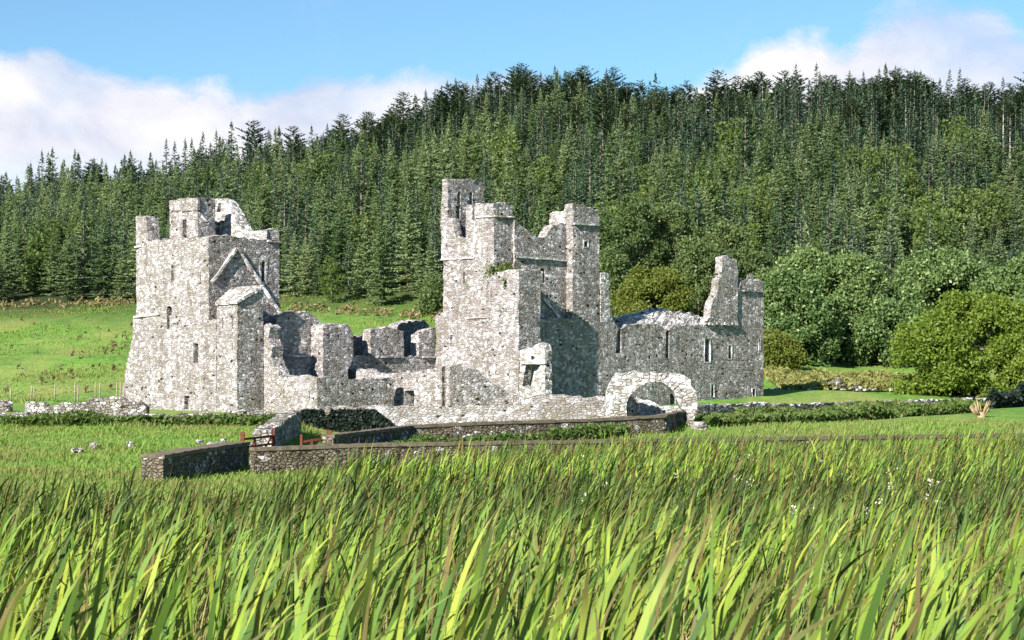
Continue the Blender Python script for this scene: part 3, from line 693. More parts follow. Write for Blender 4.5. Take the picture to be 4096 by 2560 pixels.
for i, (x, y, w) in enumerate([(437, 940, .7), (470, 968, .45), (455, 1000, .4), (498, 970, .45), (420, 978, .4)]):
    lbs = ['large rusty-white tumbled stone at the foot of the arch', 'middle tumbled stone below the arch foot', 'lowest tumbled stone at the foot of the arch', 'rightmost tumbled stone at the arch foot', 'leftmost tumbled stone at the arch foot']
    sx, sy = c7(910 + x, y); boulder('boulder', lbs[i], sx, sy, 99, w, w * .7, STONE, 20 + i)
rnd = random.Random(8)
mb = MB()
for i in range(150):
    x = rnd.gauss(0, 2.4); y = rnd.gauss(0, 1.0); p = at(*(cR(800, 1300)[0], 158)); r = rnd.uniform(.12, .28)
    z = terrain_b(p.x, p.y) + max(0, .95 - abs(x) * .28 - abs(y) * .3) * rnd.random() + .12
    bm = bmesh.new(); bmesh.ops.create_icosphere(bm, subdivisions=1, radius=r)
    mb.add([(v.co.x * rnd.uniform(.8, 1.3) + p.x + x, v.co.y + p.y + y, v.co.z * .8 + z) for v in bm.verts], [[v.index for v in f.verts] for f in bm.faces]); bm.free()
o = mb.build('stone_heap', FIELD); tag(o, 'heap of loose grey stones behind the right dry stone wall', 'stones', None, 'stuff')

def fence(name, label, posts, d, braces=(), h=1.35):
    p0 = at(posts[0][0], d); r = empty(name, (p0.x, p0.y, terrain_b(p0.x, p0.y)), label, 'fence')
    tops = []
    for sx, sy in posts:
        p = at(sx, d); z = zat(sy, d); g_ = terrain_b(p.x, p.y); m = MB(); rr = random.Random(int(sx))
        tp = Vector((p.x + rr.uniform(-.06, .06), p.y, z))
        m.tube([(p.x, p.y, min(g_, z - 1.0) - .2), tp - Vector((0, 0, .12)), tp], [.06, .055, .03], 7); m.build('post', WOOD, r); tops.append(tp)
    for (x0, y0), (x1, y1) in braces:
        m = MB(); m.tube([P3(x0, y0, d - .2), P3(x1, y1, d - .1)], [.06, .06], 6); m.build('brace', WOOD, r)
    m = MB()
    for k in (.18, .5, .85):
        for a, b in zip(tops, tops[1:]): m.tube([a - Vector((0, .08, k)), b - Vector((0, .08, k))], [.006, .006], 4)
    m.build('wire', BARK, r); return r
fence('post_fence', 'thin wooden fence posts at the foot of the green slope, left of the tower', M(cL, [(85, 815), (250, 790), (280, 798), (442, 780), (605, 760), (630, 785), (770, 766), (803, 768), (946, 760), (972, 766)]), 142)
fence('post_fence', 'pale wooden fence posts with braces behind the right dry stone wall', M(cR, [(247, 1264), (375, 1285), (465, 1270), (556, 1258), (570, 1255), (660, 1264), (815, 1285), (953, 1290), (968, 1280), (1085, 1286), (1206, 1292), (1236, 1300)]), 152,
      [(cR(505, 1350), cR(555, 1285)), (cR(698, 1340), cR(662, 1275))])

# dead stump on the right
sp = at(cR(1965, 1480)[0], 118); m = MB(); rnd = random.Random(4); zg = gz(sp.x, sp.y)
st = empty('tree_stump', (sp.x, sp.y, zg), 'pale splintered tree stump before the dark shade of the right trees', 'stump')
m.tube([(sp.x, sp.y, zg - .2), (sp.x, sp.y, zg + .35)], [.3, .26], 9); m.build('trunk', DEADWOOD, st)
m = MB()
for i in range(26):
    a = rnd.uniform(-.62, .5); L = rnd.uniform(.5, 1.15) * (1 - .3 * abs(a)); dy = rnd.uniform(-.3, .3)
    b = Vector((sp.x + a * .5, sp.y + dy, zg + .2)); e = b + Vector((math.sin(a * 1.1) * L, dy * .5, math.cos(a) * L))
    m.tube([b, b.lerp(e, .55), e], [rnd.uniform(.04, .08), .05, .012], 5)
m.build('splinters', DEADWOOD, st)

# ------------------------------------------------------------------ leaf clouds
def leaf_tris(centres, size, rng, per=1, spread=.0, flat=0.0, aspect=1.6):
    """small leaf-shaped quads round the given centres"""
    c = np.repeat(np.asarray(centres, float), per, 0); n = len(c)
    c = c + rng.normal(0, spread, (n, 3)) if spread else c
    s = np.asarray(size if np.ndim(size) else np.full(len(centres), size)); s = np.repeat(s, per) * rng.uniform(.65, 1.35, n)
    a = rng.normal(size=(n, 3)); a[:, 2] *= (1 - flat); a /= np.linalg.norm(a, axis=1)[:, None]
    b = np.cross(a, rng.normal(size=(n, 3))); b /= np.linalg.norm(b, axis=1)[:, None] + 1e-9
    a = a * (s * aspect / 2)[:, None]; b = b * (s / 2)[:, None]
    v = np.stack([c - a, c + b, c + a, c - b], 1).reshape(-1, 3)
    return v, np.arange(n * 4).reshape(-1, 4)
def broadleaf(name, label, sx, d, top, wpx, mat, seed, clumps=420, leaf=.3, low=.08, group=None, squash=1.0, barkm=None, per=34, depth=.8, cat='tree'):
    rng = np.random.default_rng(seed); p = at(sx, d); g_ = terrain_b(p.x, p.y)
    H = zat(top, d) - g_; W = wpx / F * d
    r = empty(name, (p.x, p.y, g_), label, cat, group)
    nl = 34; lob = []
    for i in range(nl):
        zf = low + (1 - low) * (i + .5) / nl
        ra = W / 2 * (1 - (max(0, zf - .3) / .74) ** 2) ** .5 if zf > .3 else W / 2 * (.75 + .25 * zf / .3)
        ang = i * 2.4 + rng.uniform(-.5, .5); rr = ra * rng.uniform(.5, .95)
        rad = min(W, H * 1.2) * rng.uniform(.08, .19)
        lob.append((p.x + math.cos(ang) * rr, p.y + math.sin(ang) * rr * depth, g_ + H * zf + (rng.uniform(-.05, .03) if zf > .6 else 0) - rad * .5, rad))
    lob = np.array(lob); cs = []
    k = clumps // nl
    for x, y, z, rad in lob:
        dv = rng.normal(size=(k, 3)); dv /= np.linalg.norm(dv, axis=1)[:, None]
        dv[:, 2] = np.where(dv[:, 2] < -.35, -dv[:, 2], dv[:, 2])
        cs.append(np.array([x, y, z]) + dv * rad * rng.uniform(.72, 1.12, (k, 1)) * np.array([1, 1, .85]))
    cs = np.concatenate(cs)
    v, f = leaf_tris(cs, leaf * .62, rng, int(per * 1.9), leaf * 1.15, .1)
    me = fast_mesh('crown', v, f, mat); link(bpy.data.objects.new('crown', me), r)
    m = MB(); m.tube([(p.x, p.y, g_ - .3), (p.x + .1, p.y, g_ + H * .3), (p.x, p.y, g_ + H * .55)], [W * .035, W * .028, W * .015], 8)
    for i in range(0, nl, 2):
        x, y, z, rad = lob[i]; zb0 = g_ + min(H * .5, (z - g_) * .5)
        m.tube([(p.x, p.y, zb0), (p.x * .5 + x * .5, p.y * .5 + y * .5, zb0 * .4 + z * .6), (x, y, z)], [W * .008, W * .005, W * .002], 5)
    m.build('trunk', barkm or BARK, r); return r
CHEST = leaf_mat('sycamore_leaf', (.06, .115, .03), (.155, .22, .07), (.29, .34, .16), .2, .5, .2)
OLIVE = leaf_mat('hawthorn_leaf', (.09, .125, .02), (.165, .19, .035), (.2, .2, .06), .35, .5, .2)
LIME = leaf_mat('ash_leaf', (.115, .18, .022), (.2, .26, .045), (.24, .26, .07), .4, .5, .2)
MIDG = leaf_mat('birch_leaf', (.07, .12, .025), (.145, .19, .05), (.19, .21, .09), .35, .5, .2)
WEED = leaf_mat('weed_leaf', (.05, .10, .02), (.13, .18, .045), (.2, .18, .09), .3, .55, .2)
SHADE_IVY = leaf_mat('shade_ivy_leaf', (.010, .018, .013), (.022, .034, .024), None, .03, .5, .2)  # near-black leaf colour that stands in for shade
broadleaf('sycamore_tree', 'dark broad sycamore beside the range gable, nearest the ruins', 3310, 195, 1030, 600, CHEST, 1, 1300, .36, .04)
broadleaf('sycamore_tree', 'lower round dark sycamore crown touching the range gable', 3170, 186, 1110, 300, CHEST, 2, 620, .34, .03)
broadleaf('sycamore_tree', 'tall pale-topped sycamore behind the yellow-green tree', 3800, 200, 1030, 560, CHEST, 3, 1200, .36, .05)
broadleaf('sycamore_tree', 'dark sycamore filling the gap between the two tallest sycamores', 3560, 190, 1230, 380, CHEST, 4, 800, .34, .03)
broadleaf('sycamore_tree', 'sycamore cut by the right picture edge, above the yellow-green tree', 4130, 196, 1050, 330, CHEST, 5, 700, .36, .05)
broadleaf('ash_tree', 'yellow-green spreading tree at the right edge, in front of the sycamores', 3930, 152, 1200, 660, LIME, 6, 1500, .28, .0, depth=.6)
broadleaf('ash_tree', 'second yellow-green tree just beyond the right picture edge', 4280, 148, 1230, 380, LIME, 16, 700, .28, .0, depth=.6)
broadleaf('hawthorn_tree', 'round olive-green tree rising behind the range wall', 2620, 168, 1092, 350, OLIVE, 7, 800, .26, .05)
broadleaf('hawthorn_bush', 'dark bush at the foot of the range gable', 3110, 178, 1345, 190, OLIVE, 8, 260, .28, .0, cat='bush')
MIDG2 = leaf_mat('grey_birch_leaf', (.055, .10, .03), (.14, .185, .065), (.2, .22, .1), .3, .5, .2)
BL = [(2420, 205, 900, 160, 'left'), (2540, 212, 800, 190, 'a'), (2700, 215, 830, 210, 'b'), (2790, 208, 960, 190, 'c'), (2900, 212, 900, 200, 'd'), (3010, 210, 1010, 180, 'e'), (3080, 204, 1090, 150, 'f'), (2450, 200, 1010, 150, 'g'), (1755, 222, 1120, 150, 'h')]
bl_l = ['light green birch just right of the central tower stump', 'tall light green birch above the range, left of its hawthorn', 'broad light green birch above the round olive tree', 'birch between the olive tree and the stepped gable', 'tall birch directly above the stepped gable',
        'birch right behind the gable parapet', 'small birch between the gable and the dark sycamore', 'low birch between the central tower and the chimney stack', 'yellowish small tree at the left edge of the central tower']
for i, (sx, d, top, w, _) in enumerate(BL):
    broadleaf('birch_tree', bl_l[i], sx, d, top, w * 1.15, MIDG2, 30 + i, 330, .3, .03)

# plants growing on the masonry
def leafy(name, label, centre, rx, ry, rz, n, size, mat, seed, cat='plant'):
    rng = np.random.default_rng(seed); c = np.asarray(centre) + rng.normal(0, .45, (n, 3)) * np.array([rx, ry, rz])
    v, f = leaf_tris(c, size, rng, 1)
    o = bpy.data.objects.new(name, fast_mesh(name, v, f, mat)); COL.objects.link(o); return tag(o, label, cat)
q = A2R.w(.5, A2R.tz(c4(1000, 1075))[1], 2.2); leafy('wall_plant', 'leafy green plant growing on the ledge of the central tower', q, 1.3, .4, .55, 500, .14, MIDG, 1)
q = A2R.w(-.06, A2R.tz(c4(890, 1225))[1], 1.35); leafy('wall_plant', 'small green tuft on the sunlit side of the central tower', q, .12, .25, .4, 60, .12, MIDG, 2)

def weeds(name, label, line, n, h, wid, size, seed, mat=None, rng=None):
    """tall weeds along a line: stems carrying leaves; nobody could count them"""
    rng = np.random.default_rng(seed); pts = np.asarray(line, float)
    seg = np.linalg.norm(np.diff(pts, axis=0), axis=1); cum = np.concatenate([[0], np.cumsum(seg)])
    s = rng.uniform(0, cum[-1], n); x = np.interp(s, cum, pts[:, 0]); y = np.interp(s, cum, pts[:, 1])
    off = rng.uniform(-.5, .5, n) * wid; y = y + off
    hv = np.array([.6 + .45 * noise.noise(Vector((a * .35, b * .35, seed))) + .25 * noise.noise(Vector((a * 1.3, b * 1.3, seed))) for a, b in zip(x, y)]).clip(.15, 1.2) * h
    z = terrain(x, y); k = 9
    f_ = rng.uniform(0.02, 1, (n, k)); cx = x[:, None] + rng.normal(0, .10, (n, k)) + f_ * .12; cy = y[:, None] + rng.normal(0, .10, (n, k)); cz = z[:, None] + f_ * (hv * rng.uniform(.7, 1.15, n))[:, None]
    v, f = leaf_tris(np.stack([cx, cy, cz], -1).reshape(-1, 3), size, rng, 1, 0, 0, 2.2)
    o = bpy.data.objects.new(name, fast_mesh(name, v, f, mat or WEED)); COL.objects.link(o)
    return tag(o, label, 'weeds', None, 'stuff')
def ln(*p): return [tuple(at(*q)) for q in p]
weeds('weeds', 'tall weeds along the left dry stone wall', ln((-250, 106.3), (600, 106.5), (1150, 106.5)), 5200, .75, 2.0, .16, 1)
weeds('weeds', 'tall weeds along the right dry stone wall', ln((2800, 104), (3300, 114), (3600, 122), (3900, 129)), 9000, .95, 6.0, .15, 2)
weeds('weeds', 'weeds at the foot of the yard wall', ln((1440, 79), (1620, 84), (1760, 86.5), (2050, 88), (2500, 92)), 2200, .75, 1.6, .13, 3)
weeds('weeds', 'nettles beside the shaded yard wall end', ln((1480, 79), (1700, 84)), 2200, 1.0, 2.4, .13, 4)
weeds('weeds', 'tall pale weeds along the foot of the wood', ln((0, 242), (500, 242), (1100, 229), (1750, 217)), 300, 1.3, 7, .22, 5, leaf_mat('seeded_weed', (.13, .12, .04), (.24, .2, .09), (.26, .15, .1), .2))
weeds('weeds', 'rough pale grass under the right trees', ln((3080, 165), (3500, 165), (4000, 160)), 5000, .9, 16, .22, 6, leaf_mat('hay_leaf', (.16, .17, .045), (.3, .29, .1), None, .3))
weeds('weeds', 'brown docks scattered over the green slope', [(x, y) for x, y in ((-60, 200), (-20, 175), (-44, 165), (-30, 215), (-52, 185))], 150, 1.0, 60, .16, 7, leaf_mat('dock_leaf', (.1, .06, .03), (.17, .11, .06), None, .1))
weeds('ivy', 'dark leaves standing in for shade at the far end of the right dry stone wall', ln((3960, 133), (4320, 147)), 3500, 2.0, 1.0, .2, 12, SHADE_IVY)  # leaves put in as the black shade below the right trees
# dark leaves laid out as the cast shadow on the garden wall
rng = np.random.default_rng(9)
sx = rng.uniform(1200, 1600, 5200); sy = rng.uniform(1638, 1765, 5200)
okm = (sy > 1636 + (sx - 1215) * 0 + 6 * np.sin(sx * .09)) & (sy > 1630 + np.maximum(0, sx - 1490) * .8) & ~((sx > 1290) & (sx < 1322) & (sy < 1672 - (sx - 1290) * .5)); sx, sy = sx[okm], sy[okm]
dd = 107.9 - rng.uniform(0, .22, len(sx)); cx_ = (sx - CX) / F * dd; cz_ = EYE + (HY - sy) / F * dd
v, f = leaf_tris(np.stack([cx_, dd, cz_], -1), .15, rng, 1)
o = bpy.data.objects.new('ivy', fast_mesh('ivy', v, f, SHADE_IVY)); COL.objects.link(o); tag(o, 'dark leaves standing in for the shadow on the garden wall behind the red gates', 'ivy')

# ------------------------------------------------------------------ conifers of the hillside wood
def conifer(seed, H, R, kind):
    rng = np.random.default_rng(seed); V_, F_ = [], []; tw = []
    z0 = {'spruce': .06, 'larch': .05, 'pine': .22, 'bare': .38, 'fir': .04}[kind]
    lev = {'spruce': 20, 'larch': 22, 'pine': 17, 'bare': 14, 'fir': 20}[kind]
    vs = []
    for i in range(lev):
        zf = z0 + (1 - z0) * (i + rng.uniform(.2, .8)) / lev
        k = 1 - (zf - z0) / (1 - z0)
        if kind == 'pine': rad = R * (math.sin(min(1, k * 1.25 + .18) * math.pi * .62)) * rng.uniform(.7, 1.15)
        elif kind == 'larch': rad = R * min(1, k * 1.25 + .015) * rng.uniform(.75, 1.15)
        else: rad = R * (k ** .9 + .015) * rng.uniform(.7, 1.18)
        nb = int(rng.integers(5, 8)); a0 = rng.uniform(0, 6.28)
        for b in range(nb):
            an = a0 + b * 6.283 / nb + rng.uniform(-.5, .5); L = rad * rng.uniform(.6, 1.12); zb_f = min(.985, zf + rng.uniform(-.5, .5) * (1 - z0) / lev)
            droop = {'spruce': -.28, 'larch': -.05, 'pine': .45, 'bare': -.15, 'fir': -.12}[kind] + rng.uniform(-.12, .12) + (.75 * (1 - k) ** 2 if kind != 'pine' else 0)
            dx, dy = math.cos(an), math.sin(an)
            ns = max(3, int(L / .19))
            for s in range(ns):
                q = (s + rng.uniform(.3, .9)) / ns
                if kind != 'larch' and q < .22: continue
                c = np.array([dx * L * q, dy * L * q, H * zb_f + droop * L * q + (.18 * L * q * q if kind in ('spruce', 'fir') else 0)])
                w = {'spruce': .33, 'larch': .32, 'pine': .4, 'bare': .3, 'fir': .34}[kind] * (1.15 - .45 * q) * (.55 + .45 * min(1, k * 3)) * (1 if kind != 'bare' else .9)
                for sd in (-1, 1):
                    tip = c + np.array([dx * .32 - sd * dy * .9, dy * .32 + sd * dx * .9, rng.uniform(-.75, .12) if kind != 'pine' else rng.uniform(-.1, .9)]) * w * rng.uniform(.8, 1.4)
                    side = np.array([dx, dy, rng.uniform(-.5, .5)]) * w * .5
                    vs += [c - side, c + side, tip + side * .25, tip - side * .1]
    # leader
    for k in range(16):
        c = np.array([0, 0, H * (1.03 - k * .009)]); an = rng.uniform(0, 6.28); w = .05 + k * .022
        tip = c + np.array([math.cos(an) * w, math.sin(an) * w, -.16]); vs += [c, c + (0, 0, .22), tip, tip - (0, 0, .12)]
    vs = np.array(vs); crown = fast_mesh(kind + '_crown', vs, np.arange(len(vs)).reshape(-1, 4))
    m = MB(); m.tube([(0, 0, -.6), (0, 0, H * .5), (0, 0, H * .97)], [.012 * H + .03, .008 * H + .02, .015], 6)
    if kind in ('bare', 'spruce'):
        for k in range(14):
            zf = rng.uniform(.1, z0 + .25); an = rng.uniform(0, 6.28); L = R * rng.uniform(.3, .7)
            m.tube([(0, 0, H * zf), (math.cos(an) * L, math.sin(an) * L, H * zf - L * .1)], [.03, .01], 4)
    tm = bpy.data.meshes.new(kind + '_trunk'); tm.from_pydata(m.v, [], m.f); tm.update()
    return crown, tm
NEEDLE = {
    'spruce': leaf_mat('spruce_needles', (.022, .05, .03), (.075, .125, .075), None, .12, .5, .25, .05, .85, 1.5, .14),
    'fir': leaf_mat('fir_needles', (.04, .08, .04), (.13, .19, .10), None, .15, .5, .25, .05, .85, 1.5, .14),
    'larch': leaf_mat('larch_needles', (.085, .145, .055), (.25, .31, .15), None, .28, .55, .2, .05, .85, 1.5, .14),
    'pine': leaf_mat('pine_needles', (.025, .048, .02), (.07, .10, .04), None, .12, .5, .25, .05, .85, 1.5, .14),
    'bare': leaf_mat('old_spruce_needles', (.035, .06, .034), (.09, .12, .07), None, .12, .5, .2, .05, .85, 1.5, .14)}
PROTO = []
for i, (kd, H, R) in enumerate([('spruce', 11, 2.9), ('spruce', 12, 2.7), ('larch', 10, 2.7), ('larch', 11, 2.9), ('pine', 11, 2.7), ('pine', 10, 2.4), ('bare', 12.5, 2.3), ('fir', 9.5, 3.0), ('fir', 11, 2.9), ('larch', 9, 2.6)]):
    cr, tr = conifer(100 + i, H, R, kd); cr.materials.append(NEEDLE[kd]); tr.materials.append(PALEBARK if kd == 'bare' else BARK)
    PROTO.append((kd, cr, tr, H))
def bushy(seed, H, R):
    rng = np.random.default_rng(seed); cs = []
    for i in range(16):
        zf = .12 + .84 * (i + .5) / 16; ra = R * math.sqrt(max(.05, 1 - ((zf - .42) / .6) ** 2)); an = i * 2.4; rr = ra * rng.uniform(.3, .8); rad = R * rng.uniform(.28, .45)
        dv = rng.normal(size=(24, 3)); dv /= np.linalg.norm(dv, axis=1)[:, None]
        cs.append(np.array([math.cos(an) * rr, math.sin(an) * rr, H * zf - .2]) + dv * rad)
    v, f = leaf_tris(np.concatenate(cs), .26, rng, 7, .2, .1); cr = fast_mesh('birch_crown', v, f)
    m = MB(); m.tube([(0, 0, -.5), (0, 0, H * .4), (0, 0, H * .8)], [.16, .1, .03], 6); tm = bpy.data.meshes.new('birch_trunk'); tm.from_pydata(m.v, [], m.f); tm.update(); return cr, tm
for i in range(2):
    cr, tr = bushy(300 + i, 9, 3.0); cr.materials.append(MIDG); tr.materials.append(PALEBARK); PROTO.append(('birch', cr, tr, 9))
KI = {'birch': [10, 11], 'spruce': [0, 1], 'larch': [2, 3, 9], 'pine': [4, 5], 'bare': [6], 'fir': [7, 8]}
rnd = random.Random(21); TREES = []
y = 205.0
while y < YR + 16:
    stp = 4.4 + (y - 205) * .002
    x = -.36 * y
    while x < .36 * y:
        px = x + rnd.uniform(-2.1, 2.1); py = y + rnd.uniform(-2.1, 2.1); a = px / py
        yb = float(np.interp(a, YB_A, YB_V)) + 2.5 * noise.noise(Vector((a * 40, 0, 3)))
        x += stp
        if py < yb + 1: continue
        t2 = (py - yb) / (YR - yb)
        n1 = noise.noise(Vector((px * .02, py * .02, 0))); n2 = noise.noise(Vector((px * .05 + 40, py * .05, 5)))
        u = t2 + .34 * n1 + rnd.uniform(-.1, .1) + max(0, a - .08) * 1.0
        if t2 > .88 and a > -.12: kd = 'pine' if rnd.random() < .72 else 'spruce'
        elif u < .28: kd = 'larch' if rnd.random() < .68 else ('fir' if rnd.random() < .6 else 'spruce')
        elif u < .72: kd = 'larch' if n2 > -.02 and rnd.random() < .85 else rnd.choice(['fir', 'spruce', 'fir', 'larch'])
        elif u < .9: kd = rnd.choice(['spruce', 'spruce', 'fir', 'spruce', 'pine', 'larch', 'larch', 'fir'] if a < .1 else ['spruce', 'spruce', 'bare', 'fir', 'spruce', 'fir', 'spruce', 'fir'])
        else: kd = rnd.choice(['spruce', 'pine', 'spruce', 'spruce', 'pine', 'fir'])
        if rnd.random() < .05: continue
        if kd == 'larch' and t2 < .6 and rnd.random() < .1: kd = 'birch'
        sc = rnd.uniform(.62, 1.22) * (.9 + .2 * min(1, t2)) * (1 + .3 * n2) * (1.15 if rnd.random() < .04 else 1)
        TREES.append((px, py, gz(px, py), rnd.choice(KI[kd]), sc, rnd.uniform(0, 6.28)))
    y += stp * .92
# the nearest trees one can see stand as things of their own
def covered(t):
    sx = CX + t[0] / t[1] * F; sb = HY - (t[2] + 3 - EYE) / t[1] * F
    if sx < -60 or sx > 4150: return True
    if 540 < sx < 1120 and sb > 900: return True
    if 1765 < sx < 2400 and sb > 850: return True
    if 2400 <= sx < 3060 and sb > 1120: return True
    if sx > 3050 and sb > 1060: return True
    return False
order = sorted(range(len(TREES)), key=lambda i: TREES[i][1] / (PROTO[TREES[i][3]][3] * TREES[i][4]) * 9)
near = [i for i in order if not covered(TREES[i])][:290]; nearset = set(near)
KN = {'birch': ('birch_tree', 'rounded light birch'), 'spruce': ('spruce_tree', 'dark spruce'), 'larch': ('larch_tree', 'light green larch'), 'pine': ('pine_tree', 'dark round pine'), 'bare': ('spruce_tree', 'spruce with a bare pale trunk'), 'fir': ('fir_tree', 'blue-green fir')}
for i in near:
    px, py, pz, pi, sc, ro = TREES[i]; kd, cr, tr, H = PROTO[pi]; sx = CX + px / py * F; sb = HY - (pz - EYE) / py * F
    zone = 'left of the left tower' if sx < 560 else 'above the left tower' if sx < 1120 else 'between the two towers' if sx < 1790 else 'behind the central tower' if sx < 2400 else 'above the long range' if sx < 3060 else 'above the right sycamores'
    row = 'at the lower edge of the wood' if py < float(np.interp(px / py, YB_A, YB_V)) + 9 else 'in the lower wood'
    nm, lb = KN[kd]
    sz = 'tall ' if sc > 1.0 else 'small ' if sc < .8 else ''
    e = bpy.data.objects.new(nm, None); COL.objects.link(e); e.location = (px, py, pz); e.rotation_euler = (0, 0, ro); e.scale = (sc, sc, sc)
    tag(e, f'{sz}{lb} {row}, {zone}', 'tree', 'conifers of the hillside wood')
    for nme, md in (('crown', cr), ('trunk', tr)):
        c = bpy.data.objects.new(nme, md); COL.objects.link(c); c.parent = e
rest = [t for i, t in enumerate(TREES) if i not in nearset]
pc = bpy.data.collections.new('tree_kinds')
for k, (kd, cr, tr, H) in enumerate(PROTO):
    n1_ = len(cr.vertices); me = bpy.data.meshes.new('wood_tree')
    cv = np.empty(n1_ * 3, np.float32); cr.vertices.foreach_get('co', cv); cv = cv.reshape(-1, 3)
    verts = [tuple(v) for v in cv] + [tuple(v.co) for v in tr.vertices]
    faces = [tuple(p.vertices) for p in cr.polygons] + [tuple(i + n1_ for i in p.vertices) for p in tr.polygons]
    me.from_pydata(verts, [], faces); me.materials.append(cr.materials[0]); me.materials.append(tr.materials[0])
    mi = np.zeros(len(faces), np.int32); mi[len(cr.polygons):] = 1; me.polygons.foreach_set('material_index', mi); me.update()
    pc.objects.link(bpy.data.objects.new('wood_tree_%02d' % k, me))
fm = bpy.data.meshes.new('forest'); fm.from_pydata([t[:3] for t in rest], [], [])
for nme, typ, vals in (('kind_id', 'INT', [t[3] for t in rest]), ('size', 'FLOAT', [t[4] for t in rest]), ('turn', 'FLOAT', [t[5] for t in rest])):
    fm.attributes.new(nme, typ, 'POINT').data.foreach_set('value', vals)
fo = bpy.data.objects.new('forest', fm); COL.objects.link(fo); tag(fo, 'dense conifer wood covering the hill up to the skyline', 'forest', None, 'stuff')
ng = bpy.data.node_groups.new('plant_wood', 'GeometryNodeTree')
ng.interface.new_socket('Geometry', in_out='INPUT', socket_type='NodeSocketGeometry'); ng.interface.new_socket('Geometry', in_out='OUTPUT', socket_type='NodeSocketGeometry')
gi = ng.nodes.new('NodeGroupInput'); gout = ng.nodes.new('NodeGroupOutput')
ci = ng.nodes.new('GeometryNodeCollectionInfo'); ci.inputs['Collection'].default_value = pc; ci.inputs['Separate Children'].default_value = True; ci.inputs['Reset Children'].default_value = True
ip = ng.nodes.new('GeometryNodeInstanceOnPoints'); ip.inputs['Pick Instance'].default_value = True
def na(nm, ty):
    nd = ng.nodes.new('GeometryNodeInputNamedAttribute'); nd.data_type = ty; nd.inputs['Name'].default_value = nm; return nd.outputs['Attribute']
cb = ng.nodes.new('ShaderNodeCombineXYZ'); ng.links.new(na('turn', 'FLOAT'), cb.inputs[2])
ng.links.new(gi.outputs[0], ip.inputs['Points']); ng.links.new(ci.outputs[0], ip.inputs['Instance']); ng.links.new(na('kind_id', 'INT'), ip.inputs['Instance Index'])
ng.links.new(cb.outputs[0], ip.inputs['Rotation']); ng.links.new(na('size', 'FLOAT'), ip.inputs['Scale']); ng.links.new(ip.outputs[0], gout.inputs[0])
fo.modifiers.new('wood', 'NODES').node_group = ng

# ------------------------------------------------------------------ reeds and grass
def blades(name, label, x, y, z, h, w, az, lean, bend, rng, mat, cat, segs=7, tint=None, dryp=.12, droop=0):
    n = len(x); s = np.linspace(0, 1, segs + 1)
    th = lean[:, None] + bend[:, None] * s[None, :] ** 2.7
    ds = (h / segs)[:, None]
    r = np.concatenate([np.zeros((n, 1)), np.cumsum(np.sin(th[:, 1:]) * ds, 1)], 1); zz = np.concatenate([np.zeros((n, 1)), np.cumsum(np.cos(th[:, 1:]) * ds, 1)], 1)
    cx = x[:, None] + r * np.cos(az)[:, None]; cy = y[:, None] + r * np.sin(az)[:, None]; cz = z[:, None] + zz
    tw = rng.uniform(-1.35, 1.35, n)[:, None] + s[None, :] * rng.uniform(-.9, .9, n)[:, None]
    fa = az[:, None] + math.pi / 2 + tw
    prof = np.minimum(1, .55 + 1.6 * s) * np.clip(1 - s ** 3.2, 0, 1); prof[-1] = .04
    hw = (w / 2)[:, None] * prof[None, :]
    ox = np.cos(fa) * hw; oy = np.sin(fa) * hw
    Lf = np.stack([cx - ox, cy - oy, cz], -1); Rt = np.stack([cx + ox, cy + oy, cz], -1)
    v = np.stack([Lf, Rt], 2).reshape(-1, 3)
    base = (np.arange(n) * (segs + 1) * 2)[:, None]; k = (np.arange(segs) * 2)[None, :]
    i0 = base + k; f = np.stack([i0, i0 + 1, i0 + 3, i0 + 2], -1).reshape(-1, 4)
    me = fast_mesh(name, v, f, mat, True)
    rid = rng.uniform(0, 1, n); dr = rng.uniform(0, 1, n); dr = np.where(dr < 1 - dryp, dr * .9 / (1 - dryp), .95 + .05 * dr)
    c = np.ones((n, segs + 1, 2, 4), np.float32); c[..., 0] = rid[:, None, None]; c[..., 1] = s[None, :, None]; c[..., 2] = dr[:, None, None]
    me.attributes.new('tint', 'FLOAT_COLOR', 'POINT').data.foreach_set('color', c.ravel())
    o = bpy.data.objects.new(name, me); COL.objects.link(o); return tag(o, label, cat, None, 'stuff')
def scatter(rng, dens, d0, d1, am=.33, dmax=None, clump=.0, spread=0):
    n = int(dens * am * (d1 * d1 - d0 * d0) * (1 + 2 * spread / (d0 + d1))); d = np.sqrt(rng.uniform(d0 * d0, d1 * d1, n)); a = rng.uniform(-am, am, n)
    k = np.ones(n, bool)
    if dmax is not None: k &= d < np.interp(a, *dmax)
    if clump:
        nz = np.array([noise.noise(Vector((aa * dd * clump, dd * clump, 0))) for aa, dd in zip(a, d)]); k &= nz + rng.uniform(-.5, .5, n) > -.25
    return (a * (d + spread))[k], d[k]
REED = blade_mat('reed_blade', [(.012, .035, .01), (.02, .055, .014), (.085, .18, .025), (.18, .27, .03), (.06, .14, .04), (.25, .30, .04), (.12, .20, .03)], (.17, .115, .045), (.07, .05, .02), .08, .82)  # darkest greens paint the shaded gaps between blades
REED_T = blade_mat('shade_tipped_reed_blade', [(.012, .03, .01), (.02, .05, .014), (.07, .14, .025), (.15, .22, .035), (.06, .12, .04), (.2, .24, .045)], (.12, .085, .03), (.028, .030, .010), .12, .68)  # tip colour paints shade on bent-over blades, darkest greens the gaps
REED_Y = blade_mat('young_reed_blade', [(.014, .04, .01), (.03, .08, .015), (.10, .19, .028), (.20, .28, .035), (.07, .16, .045), (.27, .31, .045), (.15, .23, .03)], (.15, .12, .045), (.11, .085, .03), .1, .86)  # darkest greens stand in for shade among the blades
STRAW = blade_mat('meadow_grass_blade', [(.13, .2, .03), (.22, .27, .05), (.3, .29, .09), (.12, .22, .035)], (.4, .32, .15), (.35, .3, .14), .35, .7)
rng = np.random.default_rng(5)
